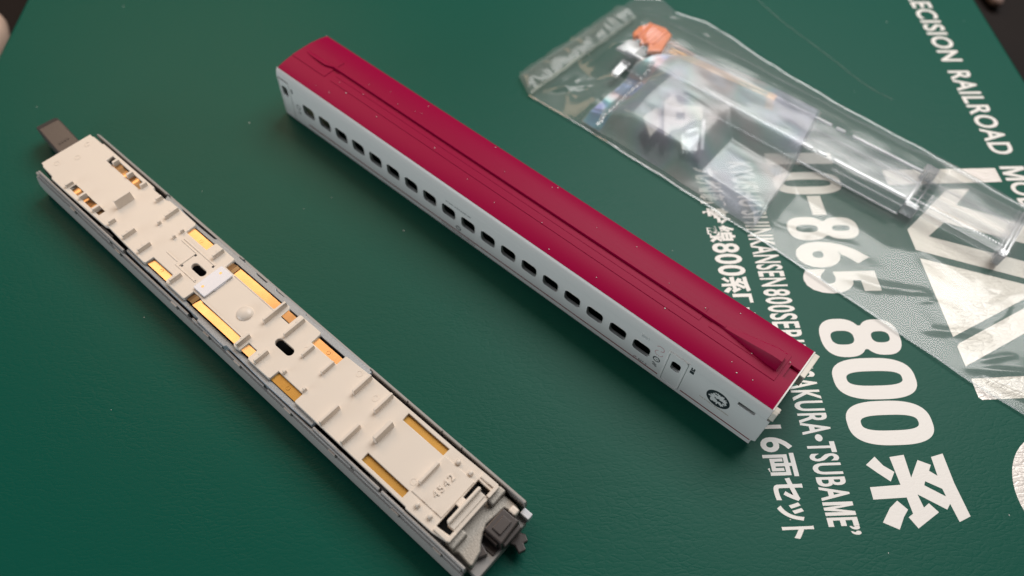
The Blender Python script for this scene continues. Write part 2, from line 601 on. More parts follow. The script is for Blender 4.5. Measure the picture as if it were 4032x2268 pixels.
# japanese line
for w, u0, u1, v0, v1 in (('\u4e5d\u5dde\u65b0', 24.0, 38.4, 115.1, 122.3), ('\u5e79', 39.0, 44.6, 115.0, 122.2), ('\u7dda', 45.0, 50.6, 115.0, 122.4),
                          ('8', 50.9, 54.1, 115.3, 122.5), ('0', 54.4, 57.7, 115.3, 122.5), ('0', 58.0, 61.4, 115.4, 122.6),
                          ('\u300c', 66.9, 69.6, 117.6, 122.5), ('\u3055\u304f\u3089', 71.0, 84.0, 115.4, 122.4),
                          ('\u30fb', 85.6, 86.8, 118.2, 119.6), ('\u3064\u3070\u3081', 87.6, 100.6, 115.6, 122.2), ('\u300d', 100.6, 103.2, 115.4, 121.2),
                          ('6', 105.2, 108.7, 115.5, 122.6), ('\u4e21', 109.0, 114.3, 115.3, 122.4), ('\u30bb', 114.6, 119.7, 116.0, 122.5),
                          ('\u30c3', 120.0, 123.9, 115.8, 121.4), ('\u30c8', 125.0, 127.6, 115.8, 122.6)):
    printed(text('lettering', w, u0, u1, v0, v1, 0.03 if ord(w[0]) > 255 else 0.022))
# slogan along the edge
for w, u0, u1 in (('PRECISION', -60.6, -20.4), ('RAILROAD', -15.8, 20.4), ('ODELS', 31.2, 52.0)):
    printed(text('lettering', w, u0, u1, 204.6, 211.8, 0.022))
printed(flat('lettering', [letter_m(25.2, 30.6, 204.6, 211.8, 1.05)]))
# maker's emblem: big pearl shapes
logo = [
    [(26.0, 169.7), (31.6, 169.7), (31.0, 203.1), (25.8, 203.1)],
    [(47.5, 169.7), (54.3, 169.7), (67.0, 203.0), (60.8, 203.0), (49.9, 174.7), (45.2, 180.8), (54.0, 203), (46.6, 203), (39.2, 186.5), (33.5, 192.5), (33.5, 186)],
    [(57.0, 169.8), (80.8, 169.7), (68.0, 197.4), (67.0, 197.4)],
    [(83.6, 169.7), (88.9, 169.7), (73.3, 203.0), (67.6, 203.0), (82.7, 170.4)],
    [(92.2, 169.7), (97.0, 169.6), (97.7, 170.2), (97.2, 203.0), (91.4, 203.0)],
]
for lp in logo:
    printed(flat('logo_shape', [lp]), 'logo_shape', 'pearl')
printed(flat('logo_shape', [circle(121.0, 184.0, 15.2, 64), circle(121.0, 184.0, 8.6, 48)]), 'logo_shape', 'pearl')

# ------------------------------------------------------------------ train body shell
SO = Vector((77.5, 9.2, 0.0))
shell = empty('train_body_shell', SO)
tag(shell, 'red roofed white model train body shell with a row of small windows', 'model train')
SOFF = -SO
LX = 155.0


def sh(mb, name, m, parent=None, **k):
    return mb.build(name, m, parent or shell, SOFF if parent is None else (0, 0, 0), **k)


# side walls: flat panel with openings. panel frame: x along, s up the wall
Y0, Y1, ZW = -0.9, -0.72, 12.6
SL = math.hypot(Y1 - Y0, ZW)
up = Vector((0, (Y1 - Y0) / SL, ZW / SL))
outn = Vector((0, -up.z, up.y))
WT = 0.85


def wall_mtx(proud=0.0):
    m = Matrix.Identity(4)
    m.col[0][:3] = (1, 0, 0)
    m.col[1][:3] = up
    m.col[2][:3] = outn
    m.col[3][:3] = (Vector((0, Y0, 0)) + outn * proud) * MM
    return m


WX = [11.35 + 6.663 * i for i in range(18)]
WZ = 7.25
holes = [list(reversed(rrect(x - 2.35, x + 2.35, WZ - 1.95, WZ + 1.95, 1.05))) for x in WX]
dwin = [(2.0, 9.3), (133.5, 9.0)]
holes += [list(reversed(rrect(x - 1.2, x + 1.2, z - 1.65, z + 1.65, 0.75))) for x, z in dwin]
holes.append(list(reversed(rrect(148.7, 152.8, 11.1, 12.3, 0.25))))
outline = [(0, 0), (152.0, 0), (152.3, -0.0), (155.2, -0.0), (155.2, 2.0), (156.0, 2.6), (156.0, SL - 0.02), (-0.4, SL - 0.02), (-0.4, 0.9)]
wall_me = flat('side_wall', [outline] + holes, WT, 0.08)
wall_me.transform(wall_mtx(-WT / 2))
wall = link('side_wall', wall_me, 'white', shell, SOFF)
far = link('side_wall', wall_me, 'white', shell, SOFF)
far.scale = (1, -1, 1)
far.location.y = (18.4 - SO.y) * MM

# shoulders (white, curving from wall to roof edge)
def arc(p0, p1, p2, n=8):
    out = []
    for i in range(n + 1):
        t = i / n
        out.append(((1 - t) ** 2 * p0[0] + 2 * t * (1 - t) * p1[0] + t * t * p2[0], (1 - t) ** 2 * p0[1] + 2 * t * (1 - t) * p1[1] + t * t * p2[1]))
    return out


outer = arc((Y1, ZW), (Y1 + 0.035, 15.1), (0.2, 15.99), 12)
inner = [(1.0, 15.2), (0.75, 14.6), (0.4, ZW)]
sh_me = MB().sweep_x(outer + inner, [-0.4, 40, 80, 120, 155.25]).mesh('shoulder')
sh_me.shade_smooth()
sh_me.set_sharp_from_angle(angle=math.radians(40))
link('shoulder', sh_me, 'white', shell, SOFF)
o = link('shoulder', sh_me, 'white', shell, SOFF)
o.scale = (1, -1, 1)
o.location.y = (18.4 - SO.y) * MM


def roofz(y):
    t = min(1.0, abs(y - 9.2) / 9.2)
    return 15.97 + 1.1 * (1 - t ** 3.0)


def roof_prof(step=True, notch=False):
    ys = [0.15 + (18.1) * i / 40 for i in range(41)]
    if notch:
        ys = sorted(ys + [7.55, 7.56, 11.35, 11.36])
    top = []
    for y in ys:
        z = roofz(y)
        if notch and 7.555 < y < 11.355:
            z -= 0.75
        top.append((y, z))
    bot = [(18.2, 15.2), (9.2, 15.6), (0.2, 15.2)]
    return top + bot


mb = MB()
mb.sweep_x(roof_prof(), [0.0, 40, 80, 120, 152.8])
roof = sh(mb, 'roof', 'red', smooth=35)
sh(MB().sweep_x(roof_prof(notch=True), [152.8, 155.0]), 'roof_end', 'red', smooth=35)


def roof_strip(name, y0, y1, h, x0, x1, bev=0.06, sink=0.3, n=8):
    top = [(y0 + (y1 - y0) * i / n, roofz(y0 + (y1 - y0) * i / n) + h) for i in range(n + 1)]
    bot = [(y1, roofz(y1) - sink), (y0, roofz(y0) - sink)]
    m_ = MB().sweep_x(top + bot, [x0, x1])
    return m_.build(name, 'red', roof, bevel=bev)


roof_strip('roof_panel', 5.5, 13.2, 0.13, 15.5, 151.9)
roof_strip('roof_panel', 5.5, 12.9, 0.16, 0.0, 13.2)
roof_strip('roof_panel', 7.5, 11.6, 0.22, 15.5, 132.1)
roof_strip('roof_panel', 7.5, 11.5, 0.22, 134.5, 151.3)
roof_strip('cable_duct', 9.3, 9.9, 0.85, 12.4, 137.5, 0.1, n=2)
# jogged start of the duct
mb = MB()
path = [(2.0, 8.9), (5, 8.55), (8.0, 8.45), (10.4, 8.5), (12.6, 9.3)]
for (xa, ya), (xb, yb) in zip(path, path[1:]):
    ha, hb = (0.16 + 0.5 * min(1, (x - 1.5) / 6) for x in (xa, xb))
    mb.hexa([(xa, ya, 16.9), (xb, yb, 16.9), (xb, yb + 1.6, 16.9), (xa, ya + 1.8, 16.9)],
            [(xa, ya, roofz(ya) + ha), (xb, yb, roofz(yb) + hb), (xb, yb + 0.55, roofz(yb) + hb), (xa, ya + 0.9, roofz(ya) + ha)])
mb.build('cable_duct', 'red', roof)
# tapering fairing
xs = [136.3, 139.5, 143.0, 146.0, 148.7, 151.0]
mb = MB()
secs = []
for x in xs:
    t = min(1.0, (x - 136.3) / 12.4)
    h = 0.55 + 2.1 * t ** 1.15
    yn, yf = 9.2 - 1.55 * t, 10.0 + 1.75 * t
    secs.append([(x, yn, 16.9), (x, yn + 0.45 * t, roofz(9.2) + h * 0.6), (x, yn + 1.1 * t + 0.05, roofz(9.2) + h), (x, yf - 0.7 * t, roofz(9.2) + h), (x, yf, roofz(9.2) + h * 0.75), (x, yf + 0.05, 16.9)])
vs = [p for s in secs for p in s]
fs = []
for k in range(len(secs) - 1):
    for i in range(5):
        fs.append((k * 6 + i, k * 6 + i + 1, (k + 1) * 6 + i + 1, (k + 1) * 6 + i))
fs.append(tuple(range(6)))
fs.append(tuple(reversed(range((len(secs) - 1) * 6, len(secs) * 6))))
mb.add(vs, fs).build('fairing', 'red', roof, smooth=22)

# white end: lip along the roof and the two gangway stubs
lip = [(y, z + 0.02) for y, z in roof_prof()[:41]]
lip = lip + [(y, z - 0.9) for y, z in reversed(lip)]
sh(MB().sweep_x(lip, [155.0, 155.3]), 'end_lip', 'white', smooth=35)
mb = MB()
pr = [(10.4, roofz(10.4) - 0.15), (13, roofz(13) - 0.15), (16, roofz(16) - 0.15), (18.0, roofz(18) - 0.1), (18.6, 13.9), (17.4, 13.2), (10.4, 13.2)]
sh(mb.sweep_x(pr, [155.3, 156.5]), 'gangway_stub', 'whiteraw', bevel=0.12)
pr = [(-0.6, 13.4), (-0.3, 15.6), (0.3, 16.0), (1.2, 16.3), (1.2, 12.8), (-0.4, 12.8)]
sh(MB().sweep_x(pr, [155.3, 156.4]), 'gangway_stub', 'whiteraw', bevel=0.12)
mb = MB()
mb.box(155.0, 155.25, 0.3, 5.0, 0.3, 15.3)
mb.box(155.0, 155.25, 13.4, 18.1, 0.3, 15.3)
mb.box(155.0, 155.25, 5.0, 13.4, 13.0, 15.6)
sh(mb, 'end_wall', 'white')
# far end closing wall
mb = MB()
mb.box(-0.35, 0.2, 0.3, 5.4, 0.6, 15.3)
mb.box(-0.35, 0.2, 13.0, 18.1, 0.6, 15.3)
mb.box(-0.35, 0.2, 5.4, 13.0, 12.6, 15.8)
sh(mb, 'end_wall', 'white')

# dark interior with ribs seen through the windows
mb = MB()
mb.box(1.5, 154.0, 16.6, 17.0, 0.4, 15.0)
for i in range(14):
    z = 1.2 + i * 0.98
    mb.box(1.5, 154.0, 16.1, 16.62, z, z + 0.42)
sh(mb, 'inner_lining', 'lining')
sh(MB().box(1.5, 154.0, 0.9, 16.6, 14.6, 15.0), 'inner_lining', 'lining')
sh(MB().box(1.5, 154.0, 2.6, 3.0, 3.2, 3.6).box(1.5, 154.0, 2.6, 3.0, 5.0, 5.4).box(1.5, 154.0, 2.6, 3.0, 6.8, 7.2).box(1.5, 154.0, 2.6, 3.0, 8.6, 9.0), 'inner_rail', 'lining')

# window rims (slightly proud rounded rings), one per window, sharing a mesh
rim_me = flat('window_rim', [rrect(-2.45, 2.45, -2.05, 2.05, 1.1), list(reversed(rrect(-2.3, 2.3, -1.9, 1.9, 1.0)))], 0.12, 0.03)
for x in WX:
    o = link('window_rim', rim_me, 'white', shell)
    o.matrix_local = Matrix.Translation(SOFF * MM) @ wall_mtx(0.0) @ Matrix.Translation(Vector((x, WZ, 0)) * MM)


def on_wall(me, name, m, proud=0.015, par=None):
    o = link(name, me, m, shell)
    o.matrix_local = Matrix.Translation(SOFF * MM) @ wall_mtx(proud)
    return o


# doors
dr = flat('door', [rrect(130.95, 136.0, 1.0, 13.3, 0.7), list(reversed(rrect(131.3, 135.65, 1.35, 12.95, 0.5)))], 0.36, 0.1)
on_wall(dr, 'door_frame', 'white', 0.05)
on_wall(flat('door', [rrect(131.3, 135.65, 1.35, 12.95, 0.5), list(reversed(rrect(132.3, 134.7, 7.35, 10.65, 0.75)))], 0.06), 'door', 'white', 0.0)
on_wall(flat('door', [rrect(0.0, 4.4, 1.0, 13.3, 0.7), list(reversed(rrect(0.3, 4.1, 1.3, 13.0, 0.5)))], 0.25, 0.06), 'door_frame', 'white', 0.04)
on_wall(flat('sign', [rrect(131.2, 136.0, 13.05, 13.5, 0.1)]), 'door_sign', 'black', 0.09)
on_wall(flat('gutter', [rrect(130.7, 136.3, 13.32, 13.52, 0.05)], 0.2, 0.03), 'door_gutter', 'white', 0.03)
on_wall(flat('sign', [rrect(0.0, 4.2, 13.2, 13.5, 0.1)]), 'door_sign', 'ink', 0.09)
# destination lens
on_wall(flat('lens', [rrect(123.6, 125.7, 11.4, 12.8, 0.2), list(reversed(rrect(123.85, 125.45, 11.65, 12.55, 0.1)))], 0.14, 0.03), 'lens_frame', 'white', 0.02)
on_wall(flat('lens', [rrect(123.85, 125.45, 11.65, 12.55, 0.1)]), 'lens', 'slot', 0.012)
# stripes
on_wall(flat('stripe', [[(10.0, 1.58), (130.3, 1.58), (130.3, 1.98), (10.0, 1.98)]]), 'stripe', 'redink')
on_wall(flat('stripe', [[(136.6, 1.58), (154.9, 1.58), (154.9, 1.98), (136.6, 1.98)]]), 'stripe', 'redink')
# small lettering
on_wall(text('lettering', 'KYUSHU SHINKANSEN 800', 63.8, 72.3, 10.55, 11.05, 0.01), 'lettering', 'ink')
on_wall(text('lettering', 'KYUSHU RAILWAY COMPANY', 62.0, 73.8, 0.55, 1.15, 0.01), 'lettering', 'ink')
on_wall(text('lettering', 'THE KYUSHU SHINKANSEN', 140.9, 148.4, 4.75, 5.15, 0.01), 'lettering', 'gold')
on_wall(text('lettering', 'JR', 123.4, 124.4, 2.15, 2.75, 0.01), 'lettering', 'redink')
on_wall(text('lettering', '827-3', 124.8, 127.1, 2.15, 2.75, 0.01), 'lettering', 'ink')


def swallow(cx, cy, s):
    p = [(-1.0, 0.62), (-0.45, 0.22), (-0.62, 0.02), (-0.2, 0.10), (0.15, 0.32), (0.12, 0.12), (0.55, 0.18), (1.0, 0.02), (0.62, -0.08), (0.72, -0.45), (0.30, -0.2), (-0.05, -0.42), (-0.1, -0.18), (-0.5, -0.14), (-0.2, -0.02)]
    return [(cx + x * s, cy + y * s) for x, y in p]


def ring_emblem(cx, cy, r, seed):
    rnd = random.Random(seed)
    n = 72
    inn = []
    for i in range(n):
        a = 2 * math.pi * i / n
        k = 0.79 + 0.2 * noise.noise(Vector((3 * math.cos(a), 3 * math.sin(a), seed))) - 0.26 * rnd.random() ** 2
        inn.append((cx + r * k * math.cos(a), cy + r * k * math.sin(a)))
    return [circle(cx, cy, r, n), list(reversed(inn))]


on_wall(flat('emblem', ring_emblem(144.8, 8.15, 2.85, 3)), 'emblem', 'ink')
on_wall(flat('emblem', [swallow(144.9, 8.0, 1.75)]), 'emblem', 'ink')
on_wall(flat('emblem', [swallow(143.9, 9.5, 0.7)]), 'emblem', 'ink')
on_wall(flat('emblem', ring_emblem(128.85, 7.0, 0.95, 5)), 'emblem', 'ink')
on_wall(flat('emblem', [swallow(128.85, 7.0, 0.45)]), 'emblem', 'ink')
on_wall(flat('emblem', ring_emblem(67.95, 3.3, 0.85, 6)), 'emblem', 'ink')
on_wall(flat('emblem', [swallow(67.95, 3.3, 0.5)]), 'emblem', 'ink')
mb_ = []
for ex, ey in ((128.45, 5.2), (129.05, 4.85), (128.6, 4.5), (129.2, 4.2)):
    on_wall(flat('emblem', [[(ex - .38, ey), (ex, ey + .33), (ex + .38, ey), (ex, ey - .33)], [(ex - .2, ey), (ex, ey - .17), (ex + .2, ey), (ex, ey + .17)]]), 'emblem', 'ink')
dots = MB()
for k in range(11):
    a = math.radians(150 - 22 * k)
    dots.prism(circle(128.9 + 0.95 * math.cos(a), 11.6 + 0.85 * math.sin(a), 0.13, 6), 0.0, 0.012)
for k in range(10):
    a = math.radians(120 + 26 * k)
    dots.prism(circle(128.9 + 1.0 * math.cos(a), 9.7 + 0.95 * math.sin(a), 0.13, 6), 0.0, 0.012)
on_wall(dots.mesh('emblem'), 'emblem', 'pinkink', 0.008)
on_wall(flat('emblem', [rrect(136.7, 137.75, 10.6, 11.65, 0.05)]), 'seat_symbol', 'ink')
on_wall(flat('emblem', [[(136.75, 11.8), (137.7, 11.8), (137.7, 12.9), (137.35, 12.9), (137.35, 12.3), (137.05, 12.3), (137.05, 12.9), (136.75, 12.9)]]), 'seat_symbol', 'ink')
on_wall(flat('emblem', [rrect(5.0, 5.6, 10.3, 11.9, 0.05)]), 'seat_symbol', 'ink')
on_wall(flat('emblem', ring_emblem(6.8, 6.3, 0.85, 9)), 'emblem', 'ink')
on_wall(flat('emblem', [rrect(6.5, 7.4, 3.8, 4.9, 0.2), list(reversed(rrect(6.7, 7.2, 4.0, 4.7, 0.1)))]), 'emblem', 'ink')

# ------------------------------------------------------------------ chassis
CO = (49.775, -54.023, 0.0)
ch = empty('train_chassis', CO, math.radians(-0.45))
tag(ch, 'cream and grey model train chassis with copper contact strips, its shell removed', 'model train')
ZP = 10.0
far_edge = [(-72.0, 7.1), (-70.6, 7.1), (-70.6, 7.3), (-66.5, 7.3), (-66.5, 7.6), (-44.2, 7.6), (-43.8, 7.1), (-38.3, 7.1), (-37.4, 7.6), (-27.0, 7.55), (-26.5, 7.1), (-26.5, 4.4), (-18.4, 4.4), (-18.4, 7.0), (-18.0, 7.2), (-11.6, 7.2), (-11.2, 6.9), (-11.2, 4.3),
            (7.1, 4.3), (7.1, 7.2), (8.5, 7.2), (9.1, 6.6), (9.1, 4.1), (12.0, 4.1), (12.0, 7.1), (12.3, 7.4), (18.9, 7.4), (19.3, 7.0), (19.3, 4.3), (27.6, 4.3), (27.6, 6.9), (27.9, 7.1), (34.8, 7.4), (61.0, 7.4), (68.0, 7.6), (71.6, 7.6), (72.1, 7.2)]
near_edge = [(72.2, -6.9), (71.6, -7.3), (68.3, -7.9), (61.2, -8.0), (61.0, -7.7), (27.8, -7.5), (27.6, -7.2), (27.6, -5.1), (19.6, -5.1), (19.6, -7.3), (19.1, -7.6), (12.4, -7.6), (12.1, -7.3), (12.1, -4.9), (9.3, -4.9), (9.3, -7.4), (7.6, -7.6), (7.0, -7.3), (7.0, -5.0),
             (-10.8, -4.8), (-10.8, -7.2), (-11.2, -7.5), (-17.6, -7.5), (-18.0, -7.2), (-18.2, -5.1), (-25.8, -5.2), (-25.8, -7.3), (-26.4, -7.6), (-35.0, -7.4), (-41.6, -7.1), (-42.6, -7.5), (-60.0, -7.9), (-65.5, -7.9), (-66.0, -7.4), (-70.7, -7.2), (-71.0, -6.9), (-72.0, -6.8)]


def obround(x0, x1, y0, y1):
    return rrect(x0, x1, y0, y1, (y1 - y0) / 2 - 0.02, 7)


hl = [[(-60.9, 4.7), (-46.3, 4.7), (-46.3, 6.7), (-60.9, 6.7)], [(-59.3, -6.8), (-46.1, -6.8), (-46.1, -4.8), (-59.3, -4.8)],
      obround(-17.3, -12.7, -1.25, 0.6), obround(13.2, 18.6, -1.4, 0.6),
      [(47.5, 4.7), (59.3, 4.7), (59.3, 6.6), (47.5, 6.6)], [(47.5, -6.9), (59.3, -6.9), (59.3, -5.0), (47.5, -5.0)],
      [(68.05, -6.5), (71.4, -6.1), (71.4, -5.0), (69.7, -5.0), (69.7, -0.9), (68.05, -0.9)], [(68.05, 1.1), (69.7, 1.1), (69.7, 4.2), (71.4, 4.2), (71.4, 5.6), (68.05, 5.7)],
      [(-9.3, -1.0), (-8.2, -1.0), (-8.2, 0.6), (-9.3, 0.6)]]
hl = [list(reversed(h)) for h in hl]
far_edge.reverse()
near_edge.reverse()
me = flat('floor_plate', [near_edge + far_edge] + hl, 1.1, 0.12)
plate = link('floor_plate', me, 'cream', ch, (0, 0, ZP - 0.55))


def cp(mb, name, m, parent=None, **k):
    if parent is plate:
        return mb.build(name, m, plate, (0, 0, -(ZP - 0.55)), **k)
    return mb.build(name, m, parent or ch, **k)


fins = [(35.7, 1.8, 7.2, 1.7, .75), (42.2, 1.8, 7.2, 1.7, .75), (35.8, -7.5, -2.1, 1.7, .75), (42.2, -7.5, -2.1, 1.7, .75), (46.9, -2.6, 2.6, 2.3, 1.1), (60.0, -2.8, 2.8, 1.6, .8),
        (20.8, .5, 4.0, 1.2, .7), (27.1, .5, 4.2, 1.2, .7), (14.0, 1.2, 7.1, 1.4, .75), (14.4, -7.3, -3.5, 1.4, .75), (7.8, .5, 7.1, 1.5, .75), (8.3, -7.4, -3.6, 1.5, .75),
        (-15.0, 3.8, 7.0, 1.3, .8), (-16.6, -7.0, -3.8, 1.3, .8), (-29.4, -6.8, -3.3, 1.3, .8), (-35.6, -6.8, -3.3, 1.3, .8), (-41.8, -6.6, -4.7, 1.2, .8),
        (-39.5, 5.1, 7.0, 1.2, .8), (-33.4, 3.5, 7.4, 1.2, .8), (-33.2, 1.2, 2.2, 1.0, .7), (-27.0, 3.3, 4.4, 1.0, .7), (-27.0, 1.1, 2.0, 1.0, .7), (20.9, -4.8, -3.9, 1.0, .8), (27.3, -4.7, -3.8, 1.0, .8),
        (-58.0, 5.0, 6.9, 1.0, .9), (-51.8, 5.0, 6.9, 1.0, .9), (-46.2, 5.2, 7.1, 1.1, .9), (-60.0, -7.1, -4.9, 1.0, .9), (-54.1, -7.0, -4.8, 1.0, .9), (-48.2, -7.0, -4.8, 1.0, .9)]
for s, t0, t1, h, th in fins:
    mb = MB()
    d = th / 2
    zb = ZP - 0.45
    mb.hexa([(s - d, t0, zb), (s + d, t0, zb), (s + d, t1, zb), (s - d, t1, zb)],
            [(s - d * .8, t0 + .12, ZP + h), (s + d * .8, t0 + .12, ZP + h), (s + d * .8, t1 - .12, ZP + h), (s - d * .8, t1 - .12, ZP + h)])
    if -45 < s < 20 and t1 - t0 > 3:            # most ribs carry a small round post in the middle
        tm = (t0 + t1) / 2 + (1.1 if s > 10 and t0 > 0 else 0)
        mb.lathe(s - d * 0.6, tm, [(0.42, zb), (0.4, ZP + h * 0.95), (0.3, ZP + h + 0.05)], 10)
    cp(mb, 'rib', 'cream', plate, bevel=0.1, seg=2)
# tall leaning blade
mb = MB()
mb.hexa([(-45.0, -2.4, ZP - .4), (-44.2, -2.4, ZP - .4), (-44.2, 2.2, ZP - .4), (-45.0, 2.2, ZP - .4)],
        [(-45.3, -2.3, ZP + 2.6), (-44.6, -2.3, ZP + 2.6), (-44.6, 2.1, ZP + 2.6), (-45.3, 2.1, ZP + 2.6)])
mb.lathe(-45.1, -0.1, [(0.5, ZP - .3), (0.45, ZP + 2.4), (0.3, ZP + 2.5)], 10)
cp(mb, 'blade', 'cream', plate, bevel=0.1)
# pegs
peg_me = MB().lathe(0, 0, [(0.55, -0.3), (0.52, 0.75), (0.42, 0.95), (0.2, 1.02)], 14).mesh('peg')
peg_me.shade_smooth()
for s, t in ((62.7, 5.6), (66.1, 5.6), (62.7, -6.0), (66.1, -6.0)):
    link('peg', peg_me, 'cream', plate, (s, t, 0.55))
# dome
mb = MB()
mb.lathe(2.6, -0.7, [(1.95 * math.cos(math.radians(a)), ZP - 0.05 + 1.1 * math.sin(math.radians(a))) for a in (0, 12, 25, 38, 50, 62, 74, 86)], 32)
cp(mb, 'dome', 'cream', plate, smooth=60)
# raised end panel, low side ledges, end bar
cp(MB().prism([(44.0 + 15.7, -4.75), (67.85, -4.75), (67.85, 4.75), (59.7, 4.75)], ZP - .1, ZP + .28), 'end_panel', 'cream', plate, bevel=0.08)
cp(MB().box(69.75, 71.3, -4.85, 4.1, ZP - .9, ZP + .35), 'end_bar', 'cream', plate, bevel=0.1)
cp(MB().box(69.3, 70.1, -4.8, 4.4, ZP - .6, ZP + 1.7), 'end_bar', 'cream', plate, bevel=0.3, seg=3)
cp(MB().box(68.0, 71.9, 6.3, 7.5, ZP - .2, ZP + .45), 'end_rim', 'cream', plate, bevel=0.15)
cp(MB().box(68.2, 71.9, -7.4, -6.5, ZP - .2, ZP + .45), 'end_rim', 'cream', plate, bevel=0.15)
cp(MB().box(71.45, 72.3, -7.2, -5.2, ZP - .2, ZP + .5).box(71.45, 72.3, 4.2, 7.3, ZP - .2, ZP + .5), 'end_rim', 'cream', plate, bevel=0.15)
# recessed bed round the long slot: low ridges
for a in ((-25.0, -13.0, 2.75, 3.05), (-20.4, -12.6, -3.1, -2.8), (-24.9, -20.6, -2.3, -2.05), (-25.0, -19.4, 2.1, 2.3)):
    cp(MB().box(a[0], a[1], a[2], a[3], ZP - .1, ZP + .16), 'ridge', 'cream', plate, bevel=0.05)
cp(MB().box(-19.4, -19.15, -2.6, 2.1, ZP - .1, ZP + .2), 'ridge', 'cream', plate, bevel=0.05)
cp(MB().box(-7.4, 7.0, 4.05, 4.3, ZP - .1, ZP + .12).box(-7.6, 7.0, -5.05, -4.8, ZP - .1, ZP + .12), 'ridge', 'cream', plate, bevel=0.04)
for s, t in ((-18.8, -2.2), (-18.9, 1.7), (-13.2, 2.4), (-13.0, -2.9)):
    link('pin_hole', MB().lathe(0, 0, [(0.3, 0), (0.3, 0.02)], 12).mesh('pin_hole'), 'under', plate, (s, t, 0.56))
# ejector-pin marks
mk = flat('pin_mark', [circle(0, 0, 0.75, 24), list(reversed(circle(0, 0, 0.6, 24)))], 0.12)
for s, t in ((-69.3, 4.6), (-67.0, 0.3), (-69.0, -4.3), (58.7, -3.2), (33.0, 6.0), (20.0, 2.4), (14.5, -6.2), (39.8, 4.3)):
    link('pin_mark', mk, 'cream', plate, (s, t, 0.56))
# embossed number
me = text('number', '4542', -2.75, 2.75, 0, 1.55, 0.0, 0.0, None, 1.25, 0.3)
o = link('embossed_number', me, 'cream', plate, (64.6, 0.1, 0.95))
o.rotation_euler = (0, 0, math.pi / 2)

# contact strips: thin sheet, bowed and tilted to shape the lamp reflections on it
def strip(s0, s1, t0, t1, z, m='copper', dimple=None, tilt=0.0, bow=0.0):
    mb = MB()
    n = 12
    ta = math.tan(math.radians(tilt))
    tm = (t0 + t1) / 2
    vs, fs = [], []
    for i in range(n + 1):
        q = i / n
        s_ = s0 + (s1 - s0) * q
        for t_, dz in ((t0, 0), (t1, 0), (t1, -.15), (t0, -.15)):
            vs.append((s_, t_, z + bow * 4 * q * (1 - q) + (t_ - tm) * ta + dz))
    for i in range(n):
        for k in range(4):
            fs.append((i * 4 + k, i * 4 + (k + 1) % 4, i * 4 + 4 + (k + 1) % 4, i * 4 + 4 + k))
    fs += [(0, 1, 2, 3), tuple(reversed(range(n * 4, n * 4 + 4)))]
    o = cp(mb.add(vs, fs), 'contact_strip', m, smooth=30)
    if dimple:
        mb = MB()
        mb.lathe(dimple[0], dimple[1], [(0.55, z - .02), (0.5, z + .1), (0.34, z + .1), (0.3, z + .02)], 18)
        cp(mb, 'dimple', m, o, smooth=40)
    return o


strip(-27.5, -17.6, 4.25, 6.55, 9.35, 'copper', (-22.0, 5.3), 0.5, 0.05)
strip(-27.0, -17.6, -7.15, -5.15, 9.35, 'copper', (-21.7, -6.1), -8, 0.05)
strip(18.6, 28.4, 4.3, 6.3, 9.35, 'copper', (23.8, 5.3))
strip(18.9, 28.4, -7.35, -5.15, 9.35, 'brass', (23.9, -6.2))
strip(-8.4, 13.0, 4.35, 6.4, 9.6, 'copper', None, 1.0, 0.42)
strip(-8.2, 13.0, -7.15, -5.1, 9.6, 'copper', None, -7, 0.25)
strip(46.8, 60.0, 4.5, 6.8, 9.2, 'brass')
strip(46.8, 60.0, -7.1, -4.8, 9.2, 'brass')
for t0, t1 in ((4.35, 6.4), (-7.0, -4.9)):       # bent ends beside the milky clip
    mb = MB()
    pts = [(-12.6, 9.1), (-10.9, 9.2), (-9.7, 9.75), (-9.2, 10.1), (-8.35, 9.8)]
    for (sa, za), (sb, zb) in zip(pts, pts[1:]):
        mb.hexa([(sa, t0, za - .12), (sb, t0, zb - .12), (sb, t1, zb - .12), (sa, t1, za - .12)], [(sa, t0, za), (sb, t0, zb), (sb, t1, zb), (sa, t1, za)])
    cp(mb, 'contact_strip', 'copper')
for t0, t1, s0 in ((4.85, 6.6, -59.0), (-6.7, -4.95, -58.8)):   # bowed springs in the end slots
    mb = MB()
    pts = [(s0 + i * 0.65, 9.15 + 0.45 * math.sin(i / 18 * math.pi * 3 + .6)) for i in range(19)]
    for (sa, za), (sb, zb) in zip(pts, pts[1:]):
        mb.hexa([(sa, t0, za - .12), (sb, t0, zb - .12), (sb, t1, zb - .12), (sa, t1, za - .12)], [(sa, t0, za), (sb, t0, zb), (sb, t1, zb), (sa, t1, za)])
    cp(mb, 'contact_spring', 'copper', smooth=50)
# milky clip
me = flat('clip', [rrect(-11.5, -7.3, -4.2, 3.8, 0.35)], 0.55, 0.1)
clip = link('clip', me, 'milky', ch, (0, 0, ZP + 0.42))
me = flat('clip_hole', [circle(0, 0, 0.33, 14)])
for t in (-2.7, 2.3):
    link('clip_hole', me, 'copper', clip, (-9.9, t, 0.29))
cp(MB().box(-8.0, -7.2, -1.6, 1.6, ZP - .05, ZP + .35), 'clip_foot', 'milky', clip, off=(0, 0, 0)).location = (0, 0, -(ZP + .42) * MM)

